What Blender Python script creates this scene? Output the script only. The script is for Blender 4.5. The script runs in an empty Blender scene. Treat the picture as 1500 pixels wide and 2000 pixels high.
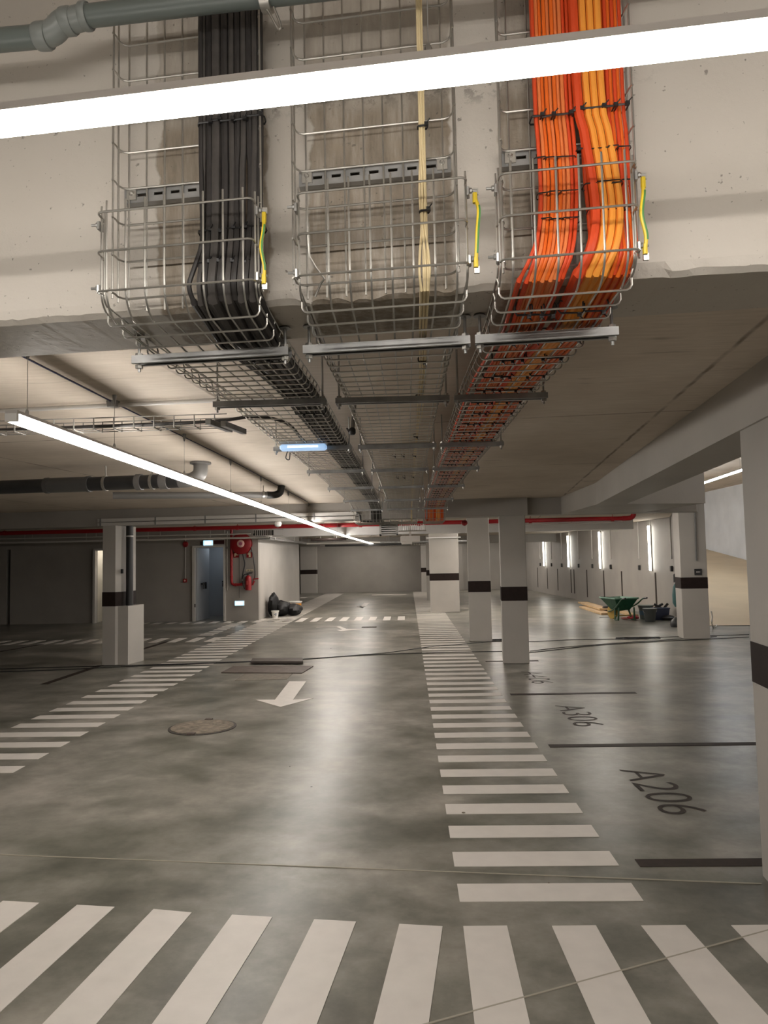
import bpy, math, random
from mathutils import Vector, Matrix
random.seed(7)
SC = bpy.context.scene
COL = SC.collection

# ------------------------------------------------------------------ camera
FPX, EYE = 1420.0, 1.55
YAW, PITCH, ROLL = math.atan(45 / FPX), math.atan(92 / FPX), 0.0195
_fw = Vector((-math.sin(YAW) * math.cos(PITCH), math.cos(YAW) * math.cos(PITCH), math.sin(PITCH)))
_r0 = _fw.cross(Vector((0, 0, 1))).normalized()
_u0 = _r0.cross(_fw)
_R = math.cos(ROLL) * _r0 - math.sin(ROLL) * _u0
_U = math.sin(ROLL) * _r0 + math.cos(ROLL) * _u0
cd = bpy.data.cameras.new('camera')
cam = bpy.data.objects.new('camera', cd)
COL.objects.link(cam)
cd.sensor_fit = 'VERTICAL'
cd.sensor_height = 36.0
cd.lens = 36.0 * FPX / 2000.0
cd.clip_start = 0.05
cam.matrix_world = Matrix(((_R.x, _U.x, -_fw.x, 0), (_R.y, _U.y, -_fw.y, 0), (_R.z, _U.z, -_fw.z, EYE), (0, 0, 0, 1)))
SC.camera = cam

# ------------------------------------------------------------------ world, exposure
w = bpy.data.worlds.new('world')
SC.world = w
w.use_nodes = True
w.node_tree.nodes['Background'].inputs[0].default_value = (0.85, 0.9, 1.0, 1)
w.node_tree.nodes['Background'].inputs[1].default_value = 0.15
SC.view_settings.view_transform = 'Standard'
SC.view_settings.look = 'None'
SC.view_settings.gamma = 1
SC.view_settings.use_curve_mapping = False
SC.view_settings.exposure = 1.52
SC.cycles.caustics_reflective = False
SC.cycles.caustics_refractive = False
SC.cycles.sample_clamp_indirect = 4.0
LAMP = 20.0           # radiance of the linear lamps
LAMP_FRONT = 8.0
LAMP_WALL = 8.0

# ------------------------------------------------------------------ pixel -> point on a real plane of the place
def _ray(px, py):
    return _fw + _R * ((px - 750) / FPX) - _U * ((py - 1000) / FPX)
def F(px, py, z=0.0):
    d = _ray(px, py)
    return Vector((0, 0, EYE)) + d * ((z - EYE) / d.z)
def Y(px, py, y):
    d = _ray(px, py)
    return Vector((0, 0, EYE)) + d * (y / d.y)
SK = 0.1167           # skew of the beams against the driving lane
def BF(px, py, y0):   # on a vertical plane parallel to the near beam, y = y0 - SK*x
    d = _ray(px, py)
    return Vector((0, 0, EYE)) + d * (y0 / (d.y + SK * d.x))

# ------------------------------------------------------------------ materials
def mat(name, col, rough=0.6, metal=0.0, emit=None, es=0.0, noise=0.0, nscale=8.0, bump=0.0, bscale=60.0, spec=None, col2=None):
    m = bpy.data.materials.new(name)
    m.use_nodes = True
    nt = m.node_tree
    b = nt.nodes['Principled BSDF']
    b.inputs['Base Color'].default_value = (*col, 1)
    b.inputs['Roughness'].default_value = rough
    b.inputs['Metallic'].default_value = metal
    if spec is not None:
        b.inputs['Specular IOR Level'].default_value = spec
    if emit:
        b.inputs['Emission Color'].default_value = (*emit, 1)
        b.inputs['Emission Strength'].default_value = es
    if noise or bump or col2:
        tc = nt.nodes.new('ShaderNodeTexCoord')
    if noise or col2:
        n = nt.nodes.new('ShaderNodeTexNoise')
        n.inputs['Scale'].default_value = nscale
        n.inputs['Detail'].default_value = 6
        nt.links.new(tc.outputs['Object'], n.inputs['Vector'])
        r = nt.nodes.new('ShaderNodeValToRGB')
        r.color_ramp.elements[0].position = 0.3
        r.color_ramp.elements[1].position = 0.7
        lo = tuple(c * (1 - noise) for c in col) if not col2 else col2
        r.color_ramp.elements[0].color = (*lo, 1)
        r.color_ramp.elements[1].color = (*[min(1, c * (1 + noise * 0.5)) for c in col], 1)
        nt.links.new(n.outputs['Fac'], r.inputs[0])
        nt.links.new(r.outputs[0], b.inputs['Base Color'])
    if bump:
        n2 = nt.nodes.new('ShaderNodeTexNoise')
        n2.inputs['Scale'].default_value = bscale
        n2.inputs['Detail'].default_value = 4
        nt.links.new(tc.outputs['Object'], n2.inputs['Vector'])
        bm = nt.nodes.new('ShaderNodeBump')
        bm.inputs['Strength'].default_value = bump
        bm.inputs['Distance'].default_value = 0.01
        nt.links.new(n2.outputs['Fac'], bm.inputs['Height'])
        nt.links.new(bm.outputs[0], b.inputs['Normal'])
    return m

class NG:
    """small node-graph helper on a material"""
    def __init__(s, m):
        s.nt = m.node_tree
        s.b = s.nt.nodes['Principled BSDF']
        s.tc = s.nt.nodes.new('ShaderNodeTexCoord').outputs['Object']
        s.sep = None
    def lk(s, a, b):
        s.nt.links.new(a, b)
    def xyz(s):
        if s.sep is None:
            s.sep = s.nt.nodes.new('ShaderNodeSeparateXYZ')
            s.lk(s.tc, s.sep.inputs[0])
        return s.sep.outputs
    def map(s, scale=(1, 1, 1), rot=(0, 0, 0), loc=(0, 0, 0)):
        n = s.nt.nodes.new('ShaderNodeMapping')
        n.inputs['Scale'].default_value = scale
        n.inputs['Rotation'].default_value = rot
        n.inputs['Location'].default_value = loc
        s.lk(s.tc, n.inputs['Vector'])
        return n.outputs[0]
    def noise(s, scale, detail=6, rough=0.5, vec=None, dist=0.0):
        n = s.nt.nodes.new('ShaderNodeTexNoise')
        n.inputs['Scale'].default_value = scale
        n.inputs['Detail'].default_value = detail
        n.inputs['Roughness'].default_value = rough
        n.inputs['Distortion'].default_value = dist
        s.lk(vec or s.tc, n.inputs['Vector'])
        return n.outputs['Fac']
    def ramp(s, fac, *stops):
        r = s.nt.nodes.new('ShaderNodeValToRGB')
        e = r.color_ramp.elements
        while len(e) < len(stops):
            e.new(0.5)
        for k, (p, c) in enumerate(stops):
            e[k].position = p
            e[k].color = (*c, 1) if len(c) == 3 else c
        s.lk(fac, r.inputs[0])
        return r.outputs[0]
    def g(s, fac, a, b):
        return s.ramp(fac, (a, (0, 0, 0)), (b, (1, 1, 1)))
    def mix(s, fac, a, b, mode='MIX'):
        n = s.nt.nodes.new('ShaderNodeMix')
        n.data_type = 'RGBA'
        n.blend_type = mode
        for k, v in ((0, fac), (6, a), (7, b)):
            if isinstance(v, (int, float)):
                n.inputs[k].default_value = v
            elif isinstance(v, tuple):
                n.inputs[k].default_value = (*v, 1)
            else:
                s.lk(v, n.inputs[k])
        return n.outputs[2]
    def m(s, op, a, b=0.0, c=0.0):
        n = s.nt.nodes.new('ShaderNodeMath')
        n.operation = op
        for k, v in enumerate((a, b, c)):
            if isinstance(v, (int, float)):
                n.inputs[k].default_value = v
            else:
                s.lk(v, n.inputs[k])
        return n.outputs[0]
    def bump(s, h, strength=0.2, dist=0.01):
        n = s.nt.nodes.new('ShaderNodeBump')
        n.inputs['Strength'].default_value = strength
        n.inputs['Distance'].default_value = dist
        s.lk(h, n.inputs['Height'])
        s.lk(n.outputs[0], s.b.inputs['Normal'])

# painted concrete (walls, columns, beams)
def painted(name, col, sp=0.25):
    m = mat(name, col, 0.55)
    n = NG(m)
    big = n.noise(1.3, 5)
    c = n.mix(n.g(big, 0.3, 0.7), tuple(x * 0.9 for x in col), tuple(min(1, x * 1.05) for x in col))
    pits = n.g(n.noise(38, 3, 0.6), 0.70, 0.76)
    c = n.mix(n.m('MULTIPLY', pits, sp), c, (0.18, 0.16, 0.14))
    n.lk(c, n.b.inputs['Base Color'])
    n.bump(n.noise(24, 6), 0.12, 0.01)
    return m
M = {}
M['paint'] = painted('painted concrete', (0.45, 0.425, 0.39))
M['paint_wall'] = painted('grey painted wall', (0.34, 0.318, 0.29), 0.15)
M['paint_white'] = painted('white painted wall', (0.78, 0.775, 0.775), 0.05)

def beam_material():
    m = mat('beam paint with raw strips', (0.60, 0.565, 0.52), 0.6)
    n = NG(m)
    X, Yc, Z = n.xyz()
    wob = n.m('MULTIPLY', n.m('SUBTRACT', n.noise(9, 5), 0.5), 0.09)
    xx = n.m('ADD', X, wob)
    def band(a, b, soft=0.006):
        up = n.m('SMOOTHSTEP', xx, a - soft, a + soft) if False else n.g(n.m('SUBTRACT', xx, a - 0.5), 0.497, 0.503)
        dn = n.g(n.m('SUBTRACT', b + 0.5, xx), 0.497, 0.503)
        return n.m('MULTIPLY', up, dn)
    strips = n.m('MAXIMUM', n.m('MAXIMUM', band(-0.655, -0.35), band(-0.235, 0.135)), band(0.255, 0.53))
    big = n.noise(1.6, 5)
    paint = n.mix(n.g(big, 0.3, 0.7), (0.45, 0.415, 0.365), (0.52, 0.485, 0.435))
    # bare concrete strips: streaked, stained, darker below the old paint edge
    st = n.noise(6, 8, 0.65, n.map((6, 6, 0.9)))
    raw = n.ramp(st, (0.3, (0.17, 0.138, 0.102)), (0.5, (0.26, 0.22, 0.172)), (0.68, (0.385, 0.34, 0.285)))
    blot = n.g(n.noise(14, 6, 0.7), 0.52, 0.7)
    raw = n.mix(n.m('MULTIPLY', blot, 0.55), raw, (0.30, 0.245, 0.18))
    zl = n.m('ADD', Z, n.m('MULTIPLY', n.m('SUBTRACT', n.noise(5, 6), 0.5), 0.12))
    below = n.g(n.m('SUBTRACT', 3.24, zl), 0.48, 0.53)     # lower part of the strips was never painted
    thin = n.mix(0.45, raw, paint)
    raw2 = n.mix(below, thin, raw)
    c = n.mix(strips, paint, raw2)
    # dark scuffs along the old formwork joint
    joint = n.m('MULTIPLY', n.g(n.m('SUBTRACT', 0.55, n.m('ABSOLUTE', n.m('SUBTRACT', zl, 2.76))), 0.50, 0.55), n.m('MULTIPLY', n.g(n.noise(26, 6, 0.75), 0.50, 0.58), n.m('MULTIPLY', n.g(n.m('ADD', X, 0.9), 0.45, 0.5), n.g(n.m('SUBTRACT', 1.25, X), 0.6, 0.65))))
    c = n.mix(n.m('MULTIPLY', joint, 0.8), c, (0.13, 0.115, 0.10))
    pits = n.m('MAXIMUM', n.g(n.noise(42, 3, 0.6), 0.69, 0.74), n.g(n.noise(75, 2, 0.5), 0.71, 0.76))
    c = n.mix(n.m('MULTIPLY', pits, 0.7), c, (0.13, 0.115, 0.10))
    n.lk(c, n.b.inputs['Base Color'])
    hh = n.m('SUBTRACT', n.noise(30, 7, 0.6), n.m('MULTIPLY', pits, 0.5))
    n.bump(hh, 0.35, 0.008)
    return m
M['beam'] = beam_material()

def slab_material():
    m = mat('board-marked concrete slab', (0.42, 0.36, 0.29), 0.8)
    n = NG(m)
    X, Yc, Z = n.xyz()
    base = n.noise(0.9, 7, 0.6)
    c = n.ramp(base, (0.25, (0.46, 0.395, 0.325)), (0.5, (0.60, 0.525, 0.44)), (0.75, (0.69, 0.62, 0.535)))
    grain = n.noise(5, 6, 0.6, n.map((1.0, 9, 1), (0, 0, -0.116)))
    c = n.mix(n.m('MULTIPLY', n.g(grain, 0.35, 0.75), 0.35), c, (0.34, 0.28, 0.22))
    v = n.m('ADD', Yc, n.m('MULTIPLY', X, SK))
    u = n.m('SUBTRACT', X, n.m('MULTIPLY', Yc, SK))
    wob = n.m('MULTIPLY', n.m('SUBTRACT', n.noise(7, 3), 0.5), 0.02)
    def lines(t, period, width, off=0.0):
        p = n.m('PINGPONG', n.m('ADD', n.m('ADD', t, wob), off), period / 2)
        return n.g(p, width, width * 0.4) if False else n.ramp(p, (width * 0.35, (1, 1, 1)), (width, (0, 0, 0)))
    l1 = n.m('MULTIPLY', lines(v, 2.45, 0.012, 0.3), n.g(n.noise(3, 4), 0.35, 0.55))
    l2 = n.m('MULTIPLY', lines(v, 0.49, 0.005, 0.3), n.g(n.noise(1.7, 4), 0.5, 0.62))
    l3 = n.m('MULTIPLY', lines(u, 2.44, 0.016, 1.41), n.g(n.noise(4, 4), 0.3, 0.6))
    l = n.m('MAXIMUM', n.m('MAXIMUM', l1, n.m('MULTIPLY', l2, 0.6)), l3)
    c = n.mix(n.m('MULTIPLY', l, 0.75), c, (0.13, 0.095, 0.065))
    spot = n.g(n.noise(3.2, 3, 0.5, n.map((0.5, 2.2, 1))), 0.70, 0.76)
    c = n.mix(n.m('MULTIPLY', spot, 0.5), c, (0.14, 0.11, 0.08))
    n.lk(c, n.b.inputs['Base Color'])
    n.bump(n.m('SUBTRACT', grain, n.m('MULTIPLY', l, 0.8)), 0.25, 0.01)
    return m
M['slab'] = slab_material()

def floor_material():
    m = mat('polished concrete floor', (0.16, 0.155, 0.135), 0.35)
    n = NG(m)
    a = n.noise(0.5, 6, 0.6)
    b = n.noise(1.6, 8, 0.56, n.map((1, 1.25, 1), (0, 0, 0.5)))
    t = n.m('ADD', n.m('MULTIPLY', a, 0.5), n.m('MULTIPLY', b, 0.5))
    c = n.ramp(t, (0.38, (0.092, 0.091, 0.074)), (0.47, (0.160, 0.155, 0.131)), (0.53, (0.225, 0.214, 0.187)), (0.63, (0.345, 0.322, 0.285)))
    fine = n.noise(7, 9, 0.7)
    c = n.mix(0.45, c, n.ramp(fine, (0.30, (0.22, 0.22, 0.21)), (0.68, (0.78, 0.77, 0.75))), 'SOFT_LIGHT')
    n.lk(c, n.b.inputs['Base Color'])
    n.lk(n.ramp(b, (0.3, (0.30, 0.30, 0.30)), (0.7, (0.37, 0.37, 0.37))), n.b.inputs['Roughness'])
    n.b.inputs['Specular IOR Level'].default_value = 0.27
    n.bump(n.noise(6, 5, 0.55), 0.08, 0.01)
    return m
M['floor'] = floor_material()
M['white'] = mat('white floor paint', (0.66, 0.62, 0.575), 0.5, noise=0.06, nscale=9, bump=0.05)
M['brown'] = mat('dark brown paint', (0.020, 0.012, 0.010), 0.6, noise=0.2, nscale=20, spec=0.2)
M['brown_floor'] = mat('brown floor paint', (0.034, 0.024, 0.019), 0.6, noise=0.25, nscale=14, spec=0.25)
M['zinc'] = mat('bright zinc wire', (0.50, 0.485, 0.45), 0.38, 0.9, noise=0.12, nscale=30)
M['zinc_dull'] = mat('dull zinc wire', (0.30, 0.29, 0.27), 0.65, 0.3)
M['zinc_dark'] = mat('galvanised strut steel', (0.33, 0.33, 0.325), 0.45, 0.65, noise=0.3, nscale=12)
M['rod'] = mat('threaded steel rod', (0.42, 0.42, 0.41), 0.4, 0.85)
M['black'] = mat('black cable sheath', (0.028, 0.025, 0.024), 0.5, noise=0.35, nscale=25)
M['black2'] = mat('worn black cable sheath', (0.055, 0.049, 0.045), 0.55, noise=0.4, nscale=25)
M['dust'] = mat('dusty cable sheath', (0.16, 0.12, 0.085), 0.8, noise=0.4, nscale=25)
M['tie'] = mat('black nylon', (0.012, 0.012, 0.013), 0.4)
M['red_cable'] = mat('red orange sheath', (0.66, 0.065, 0.012), 0.5, noise=0.1, nscale=8)
M['orange_cable'] = mat('orange sheath', (0.76, 0.14, 0.012), 0.45, noise=0.1, nscale=8)
M['salmon_cable'] = mat('pale orange sheath', (0.74, 0.20, 0.055), 0.45, noise=0.1, nscale=8)
M['amber_cable'] = mat('amber sheath', (0.86, 0.33, 0.045), 0.45, noise=0.1, nscale=8)
M['cream'] = mat('cream cable sheath', (0.68, 0.56, 0.33), 0.5)
M['yellow'] = mat('earth yellow', (0.75, 0.55, 0.03), 0.4)
M['green_stripe'] = mat('earth green', (0.08, 0.25, 0.07), 0.4)
M['lamp'] = mat('lamp diffuser', (0.9, 0.9, 0.88), 0.4, emit=(1.0, 0.937, 0.868), es=LAMP)
M['lamp_front'] = mat('front lamp diffuser', (0.9, 0.9, 0.88), 0.4, emit=(1.0, 0.935, 0.86), es=LAMP_FRONT)
M['lamp_far'] = mat('far lamp diffuser', (0.9, 0.9, 0.88), 0.4, emit=(1.0, 0.937, 0.868), es=9.0)
M['lamp_cool'] = mat('cool lamp diffuser', (0.9, 0.9, 0.9), 0.4, emit=(0.88, 0.94, 1.0), es=LAMP)
M['lamp_wall'] = mat('wall lamp diffuser', (0.9, 0.9, 0.88), 0.4, emit=(1.0, 0.97, 0.88), es=LAMP_WALL)
M['blue_lamp'] = mat('emergency light lens', (0.6, 0.75, 0.9), 0.3, emit=(0.36, 0.62, 1.0), es=0.22)
M['blue_core'] = mat('emergency light tube', (0.8, 0.9, 1), 0.3, emit=(0.8, 0.95, 1.0), es=0.6)
M['alu'] = mat('lamp body aluminium', (0.52, 0.49, 0.46), 0.5, 0.3)
M['pvc'] = mat('grey green pipe plastic', (0.125, 0.145, 0.135), 0.35)
M['pvc_light'] = mat('light grey pipe coupling', (0.20, 0.215, 0.205), 0.35)
M['pvc_dark'] = mat('dark grey pipe', (0.034, 0.034, 0.035), 0.4, noise=0.2)
M['pvc_mid'] = mat('mid grey pipe', (0.17, 0.165, 0.16), 0.4)
M['pvc_coup'] = mat('grey coupling plastic', (0.085, 0.084, 0.083), 0.4)
M['conduit'] = mat('pale conduit', (0.55, 0.53, 0.50), 0.45)
M['red'] = mat('fire red enamel', (0.27, 0.008, 0.012), 0.4)
M['red_pipe'] = mat('red sprinkler pipe', (0.34, 0.009, 0.014), 0.4)
M['pinkwhite'] = mat('reel hub', (0.80, 0.50, 0.44), 0.4)
M['sign_white'] = mat('sign white', (0.75, 0.68, 0.48), 0.5)
M['door'] = mat('door grey blue', (0.33, 0.345, 0.365), 0.5)
M['cream_door'] = mat('cream door', (0.70, 0.66, 0.57), 0.5)
M['frame'] = mat('door frame', (0.52, 0.50, 0.47), 0.45)
M['dark'] = mat('dark plastic', (0.02, 0.02, 0.021), 0.45)
M['steel_plate'] = mat('rusty steel plate', (0.115, 0.088, 0.075), 0.6, 0.0, noise=0.4, nscale=9, bump=0.2)
M['iron'] = mat('dusty cast iron', (0.20, 0.165, 0.125), 0.8, 0.0, noise=0.5, nscale=16, bump=0.9, bscale=26)
M['dark_iron'] = mat('dark iron rim', (0.05, 0.042, 0.035), 0.7)
M['dark_plate'] = mat('dark stacked plate', (0.075, 0.06, 0.052), 0.6, 0.0, noise=0.4, nscale=9)
M['ply'] = mat('plywood', (0.17, 0.145, 0.115), 0.7, noise=0.3, nscale=12)
M['wood'] = mat('pale timber', (0.55, 0.38, 0.21), 0.6, noise=0.2, nscale=7)
M['barrow'] = mat('green barrow tray', (0.012, 0.075, 0.036), 0.5, noise=0.2, nscale=14)
M['barrow_in'] = mat('cement-stained green', (0.16, 0.30, 0.22), 0.6, noise=0.3, nscale=14)
M['barrow_leg'] = mat('green steel tube', (0.03, 0.085, 0.045), 0.45)
M['wheel'] = mat('yellow brown wheel', (0.33, 0.21, 0.035), 0.6)
M['bucket_grey'] = mat('grey green plastic', (0.13, 0.16, 0.145), 0.5, noise=0.25)
M['blue_box'] = mat('dark blue plastic', (0.035, 0.045, 0.085), 0.5)
M['bag'] = mat('black bin-bag plastic', (0.007, 0.007, 0.0075), 0.5, spec=0.25)
M['white_plastic'] = mat('white plastic', (0.72, 0.71, 0.68), 0.4)
M['mustard'] = mat('orange plastic', (0.62, 0.24, 0.015), 0.45)
M['pink'] = mat('pink red wrap', (0.55, 0.06, 0.07), 0.45)
M['teal'] = mat('teal cloth', (0.07, 0.17, 0.17), 0.6)
M['tan'] = mat('tan ramp concrete', (0.62, 0.49, 0.33), 0.7, noise=0.12, nscale=0.7, bump=0.1)
M['blue_line'] = mat('dark blue cable', (0.03, 0.03, 0.09), 0.5)

# ------------------------------------------------------------------ mesh helpers
class MB:
    def __init__(s):
        s.v, s.f, s.mi = [], [], []
    def add(s, vs, fs, mi=0):
        o = len(s.v)
        s.v += [Vector(p) for p in vs]
        s.f += [tuple(i + o for i in q) for q in fs]
        s.mi += [mi] * len(fs)
        return s
    def hexa(s, p, mi=0):      # 4 bottom, 4 top
        return s.add(p, [(3, 2, 1, 0), (4, 5, 6, 7), (0, 1, 5, 4), (1, 2, 6, 5), (2, 3, 7, 6), (3, 0, 4, 7)], mi)
    def box(s, c, d, rz=0.0, mi=0, bev=0.0):
        x, y, z = (k / 2 for k in d)
        cs, sn = math.cos(rz), math.sin(rz)
        def T(a, b, e):
            return Vector((c[0] + a * cs - b * sn, c[1] + a * sn + b * cs, c[2] + e))
        if bev <= 0:
            return s.hexa([T(-x, -y, -z), T(x, -y, -z), T(x, y, -z), T(-x, y, -z), T(-x, -y, z), T(x, -y, z), T(x, y, z), T(-x, y, z)], mi)
        b = min(bev, x * 0.9, y * 0.9, z * 0.9)
        rings = []
        for (ix, iy, e) in ((x - b, y - b, -z), (x, y, -z + b), (x, y, z - b), (x - b, y - b, z)):
            c2 = b * 0.6
            rings.append([T(ix - c2, -iy, e), T(ix, -iy + c2, e), T(ix, iy - c2, e), T(ix - c2, iy, e), T(-ix + c2, iy, e), T(-ix, iy - c2, e), T(-ix, -iy + c2, e), T(-ix + c2, -iy, e)])
        vs = [p for r in rings for p in r]
        fs = [tuple(range(7, -1, -1)), tuple(range(24, 32))]
        for k in range(3):
            for i in range(8):
                j = (i + 1) % 8
                fs.append((k * 8 + i, k * 8 + j, k * 8 + 8 + j, k * 8 + 8 + i))
        return s.add(vs, fs, mi)
    def tube(s, pts, r, n=8, closed=False, mi=0):
        pts = [Vector(p) for p in pts]
        if not closed and len(pts) > 1:
            q = [pts[0]]
            for p in pts[1:]:
                if (p - q[-1]).length > 1e-6:
                    q.append(p)
            pts = q
        N = len(pts)
        rr = r if isinstance(r, (list, tuple)) else [r] * N
        T = []
        for i in range(N):
            a = pts[(i - 1) % N] if (closed or i > 0) else pts[i]
            b = pts[(i + 1) % N] if (closed or i < N - 1) else pts[i]
            T.append((b - a).normalized())
        ref = Vector((0, 0, 1)) if abs(T[0].z) < 0.9 else Vector((1, 0, 0))
        u = T[0].cross(ref).normalized()
        vs = []
        for i in range(N):
            u = (u - T[i] * u.dot(T[i])).normalized()
            v = T[i].cross(u)
            k = 1.0
            if 0 < i < N - 1 or closed:      # keep thickness in bends
                d1 = (pts[i] - pts[(i - 1) % N]).normalized()
                k = 1.0 / max(0.6, abs(d1.dot(T[i])))
            for j in range(n):
                a = 2 * math.pi * j / n
                vs.append(pts[i] + (u * math.cos(a) + v * math.sin(a)) * rr[i] * k)
        fs = []
        for i in range(N if closed else N - 1):
            i2 = (i + 1) % N
            for j in range(n):
                j2 = (j + 1) % n
                fs.append((i * n + j, i * n + j2, i2 * n + j2, i2 * n + j))
        if not closed:
            fs.append(tuple(range(n - 1, -1, -1)))
            fs.append(tuple((N - 1) * n + j for j in range(n)))
        return s.add(vs, fs, mi)
    def lathe(s, prof, c=(0, 0, 0), axis=(0, 0, 1), n=20, mi=0):   # prof: (radius, height)
        ax = Vector(axis).normalized()
        ref = Vector((1, 0, 0)) if abs(ax.x) < 0.9 else Vector((0, 1, 0))
        u = ax.cross(ref).normalized()
        v = ax.cross(u)
        vs = [Vector(c) + ax * h + (u * math.cos(2 * math.pi * j / n) + v * math.sin(2 * math.pi * j / n)) * max(r, 1e-4) for r, h in prof for j in range(n)]
        fs = []
        for i in range(len(prof) - 1):
            for j in range(n):
                j2 = (j + 1) % n
                fs.append((i * n + j, i * n + j2, (i + 1) * n + j2, (i + 1) * n + j))
        fs.append(tuple(range(n - 1, -1, -1)))
        fs.append(tuple((len(prof) - 1) * n + j for j in range(n)))
        return s.add(vs, fs, mi)
    def prism(s, poly, z0, z1, mi=0):    # poly: ccw (x, y)
        n = len(poly)
        vs = [(x, y, z0) for x, y in poly] + [(x, y, z1) for x, y in poly]
        fs = [tuple(range(n - 1, -1, -1)), tuple(range(n, 2 * n))]
        for i in range(n):
            j = (i + 1) % n
            fs.append((i, j, n + j, n + i))
        return s.add(vs, fs, mi)
    def mesh(s, name, mats, smooth=False, off=None):
        me = bpy.data.meshes.new(name)
        o = Vector(off) if off is not None else Vector((0, 0, 0))
        me.from_pydata([tuple(p - o) for p in s.v], [], s.f)
        for m in (mats if isinstance(mats, (list, tuple)) else [mats]):
            me.materials.append(m)
        if any(s.mi):
            me.polygons.foreach_set('material_index', s.mi)
        if smooth:
            me.polygons.foreach_set('use_smooth', [True] * len(me.polygons))
            try:
                me.set_sharp_from_angle(angle=math.radians(40))
            except Exception:
                pass
        me.update()
        return me

def tag(o, label=None, cat=None, group=None, kind=None):
    if label: o['label'] = label
    if cat: o['category'] = cat
    if group: o['group'] = group
    if kind: o['kind'] = kind
    return o
def wpos(o):
    p = Vector((0, 0, 0))
    while o is not None:
        p += o.location
        o = o.parent
    return p
def put(name, me, parent=None, loc=(0, 0, 0)):
    o = bpy.data.objects.new(name, me)
    o.location = loc
    if parent is not None:
        o.parent = parent
    COL.objects.link(o)
    return o
def thing(name, label, cat, loc, group=None, kind=None):
    o = bpy.data.objects.new(name, None)
    o.empty_display_size = 0.1
    o.location = loc
    COL.objects.link(o)
    return tag(o, label, cat, group, kind)
def part(name, mb, m, parent, smooth=False, label=None):      # vertices given in world coordinates
    o = put(name, mb.mesh(name, m, smooth, wpos(parent)), parent)
    if label: o['label'] = label
    return o
def solo(name, mb, m, label, cat, group=None, kind=None, smooth=False, keep=False):
    off = None
    if not keep:
        xs = [p.x for p in mb.v]; ys = [p.y for p in mb.v]; zs = [p.z for p in mb.v]
        off = Vector(((min(xs) + max(xs)) / 2, (min(ys) + max(ys)) / 2, min(zs)))
    o = put(name, mb.mesh(name, m, smooth, off), None, off or (0, 0, 0))
    return tag(o, label, cat, group, kind)
def smooth_path(pts, sub=5):
    pts = [Vector(p) for p in pts]
    out = []
    for i in range(len(pts) - 1):
        p0, p1, p2, p3 = pts[max(i - 1, 0)], pts[i], pts[i + 1], pts[min(i + 2, len(pts) - 1)]
        for k in range(sub):
            t = k / sub
            out.append(0.5 * ((2 * p1) + (p2 - p0) * t + (2 * p0 - 5 * p1 + 4 * p2 - p3) * t * t + (3 * p1 - p0 - 3 * p2 + p3) * t ** 3))
    out.append(pts[-1])
    return out
ORDS = ['first', 'second', 'third', 'fourth', 'fifth', 'sixth', 'seventh', 'eighth', 'ninth', 'tenth', 'eleventh', 'twelfth']
ORD = ['first', 'second', 'third', 'fourth', 'fifth', 'sixth', 'seventh', 'eighth', 'ninth']

# ================================================================== STRUCTURE
SL = 2.41            # slab underside
S = lambda x, y0: y0 - SK * x
mb = MB(); mb.box((-1, 15, -0.1), (30, 50, 0.2))
floor = solo('floor', mb, M['floor'], 'polished grey-green concrete garage floor with mottled stains', 'floor', kind='structure', keep=True)
mb = MB(); mb.prism([(-13, S(-13, 1.85)), (1.75, S(1.75, 1.85)), (2.62, 8.4), (3.3, 8.9), (4.95, 13.4), (6.2, 17.4), (5.5, 36), (-13, 36)], SL, SL + 0.3)
solo('ceiling', mb, M['slab'], 'low raw concrete slab ceiling behind the near beam', 'ceiling', kind='structure', keep=True)
mb = MB(); mb.prism([(-13, -7), (14, -7), (14, 1.4), (1.65, S(1.65, 2.1)), (-13, S(-13, 2.1))], 3.4, 3.6)
solo('ceiling', mb, M['slab'], 'higher raw slab overhead in front of the near beam', 'ceiling', kind='structure', keep=True)
mb = MB(); mb.prism([(1.65, 1.4), (14, 1.4), (14, 40), (5.6, 40), (6.2, 17.4), (4.9, 13.3), (3.3, 8.85), (2.62, 8.4)], 3.95, 4.15)
solo('ceiling', mb, M['slab'], 'high warm-lit slab over the ramp bay at right', 'ceiling', kind='structure', keep=True)

# near beam with a chipped lower front edge
BZ = 2.22
mb = MB()
nx = 260
xs = [-13 + (1.75 + 13) * 0.12 * k / 20 for k in range(20)]
xs = [-13, -9, -6, -4] + [-3 + 4.75 * k / nx for k in range(nx + 1)]
rows = []
for x in xs:
    y = S(x, 1.81)
    e = 0.0
    if -2 < x < 1.75:
        e = 0.003 * math.sin(x * 37) * math.sin(x * 11.3) + random.uniform(-0.002, 0.002)
        if -0.26 < x < 0.14: e -= 0.010 + random.uniform(-0.006, 0.006)
        if 0.50 < x < 0.64: e += 0.010
    rows.append([(x, y, 3.5), (x, y, BZ + 0.035), (x, y + 0.004 + abs(e) * 0.4, BZ + 0.012 + e), (x, y + 0.02, BZ + 0.4 * e), (x, y + 0.30, BZ), (x, y + 0.30, 3.5)])
vs = [p for r in rows for p in r]
fs = []
for i in range(len(rows) - 1):
    for j in range(5):
        a = i * 6 + j
        fs.append((a, a + 1, a + 7, a + 6))
mb.add(vs, fs)
near_beam = solo('near_beam', mb, M['beam'], 'painted near beam with bare brown strips behind the wire trays', 'beam', kind='structure', keep=True)

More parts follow.
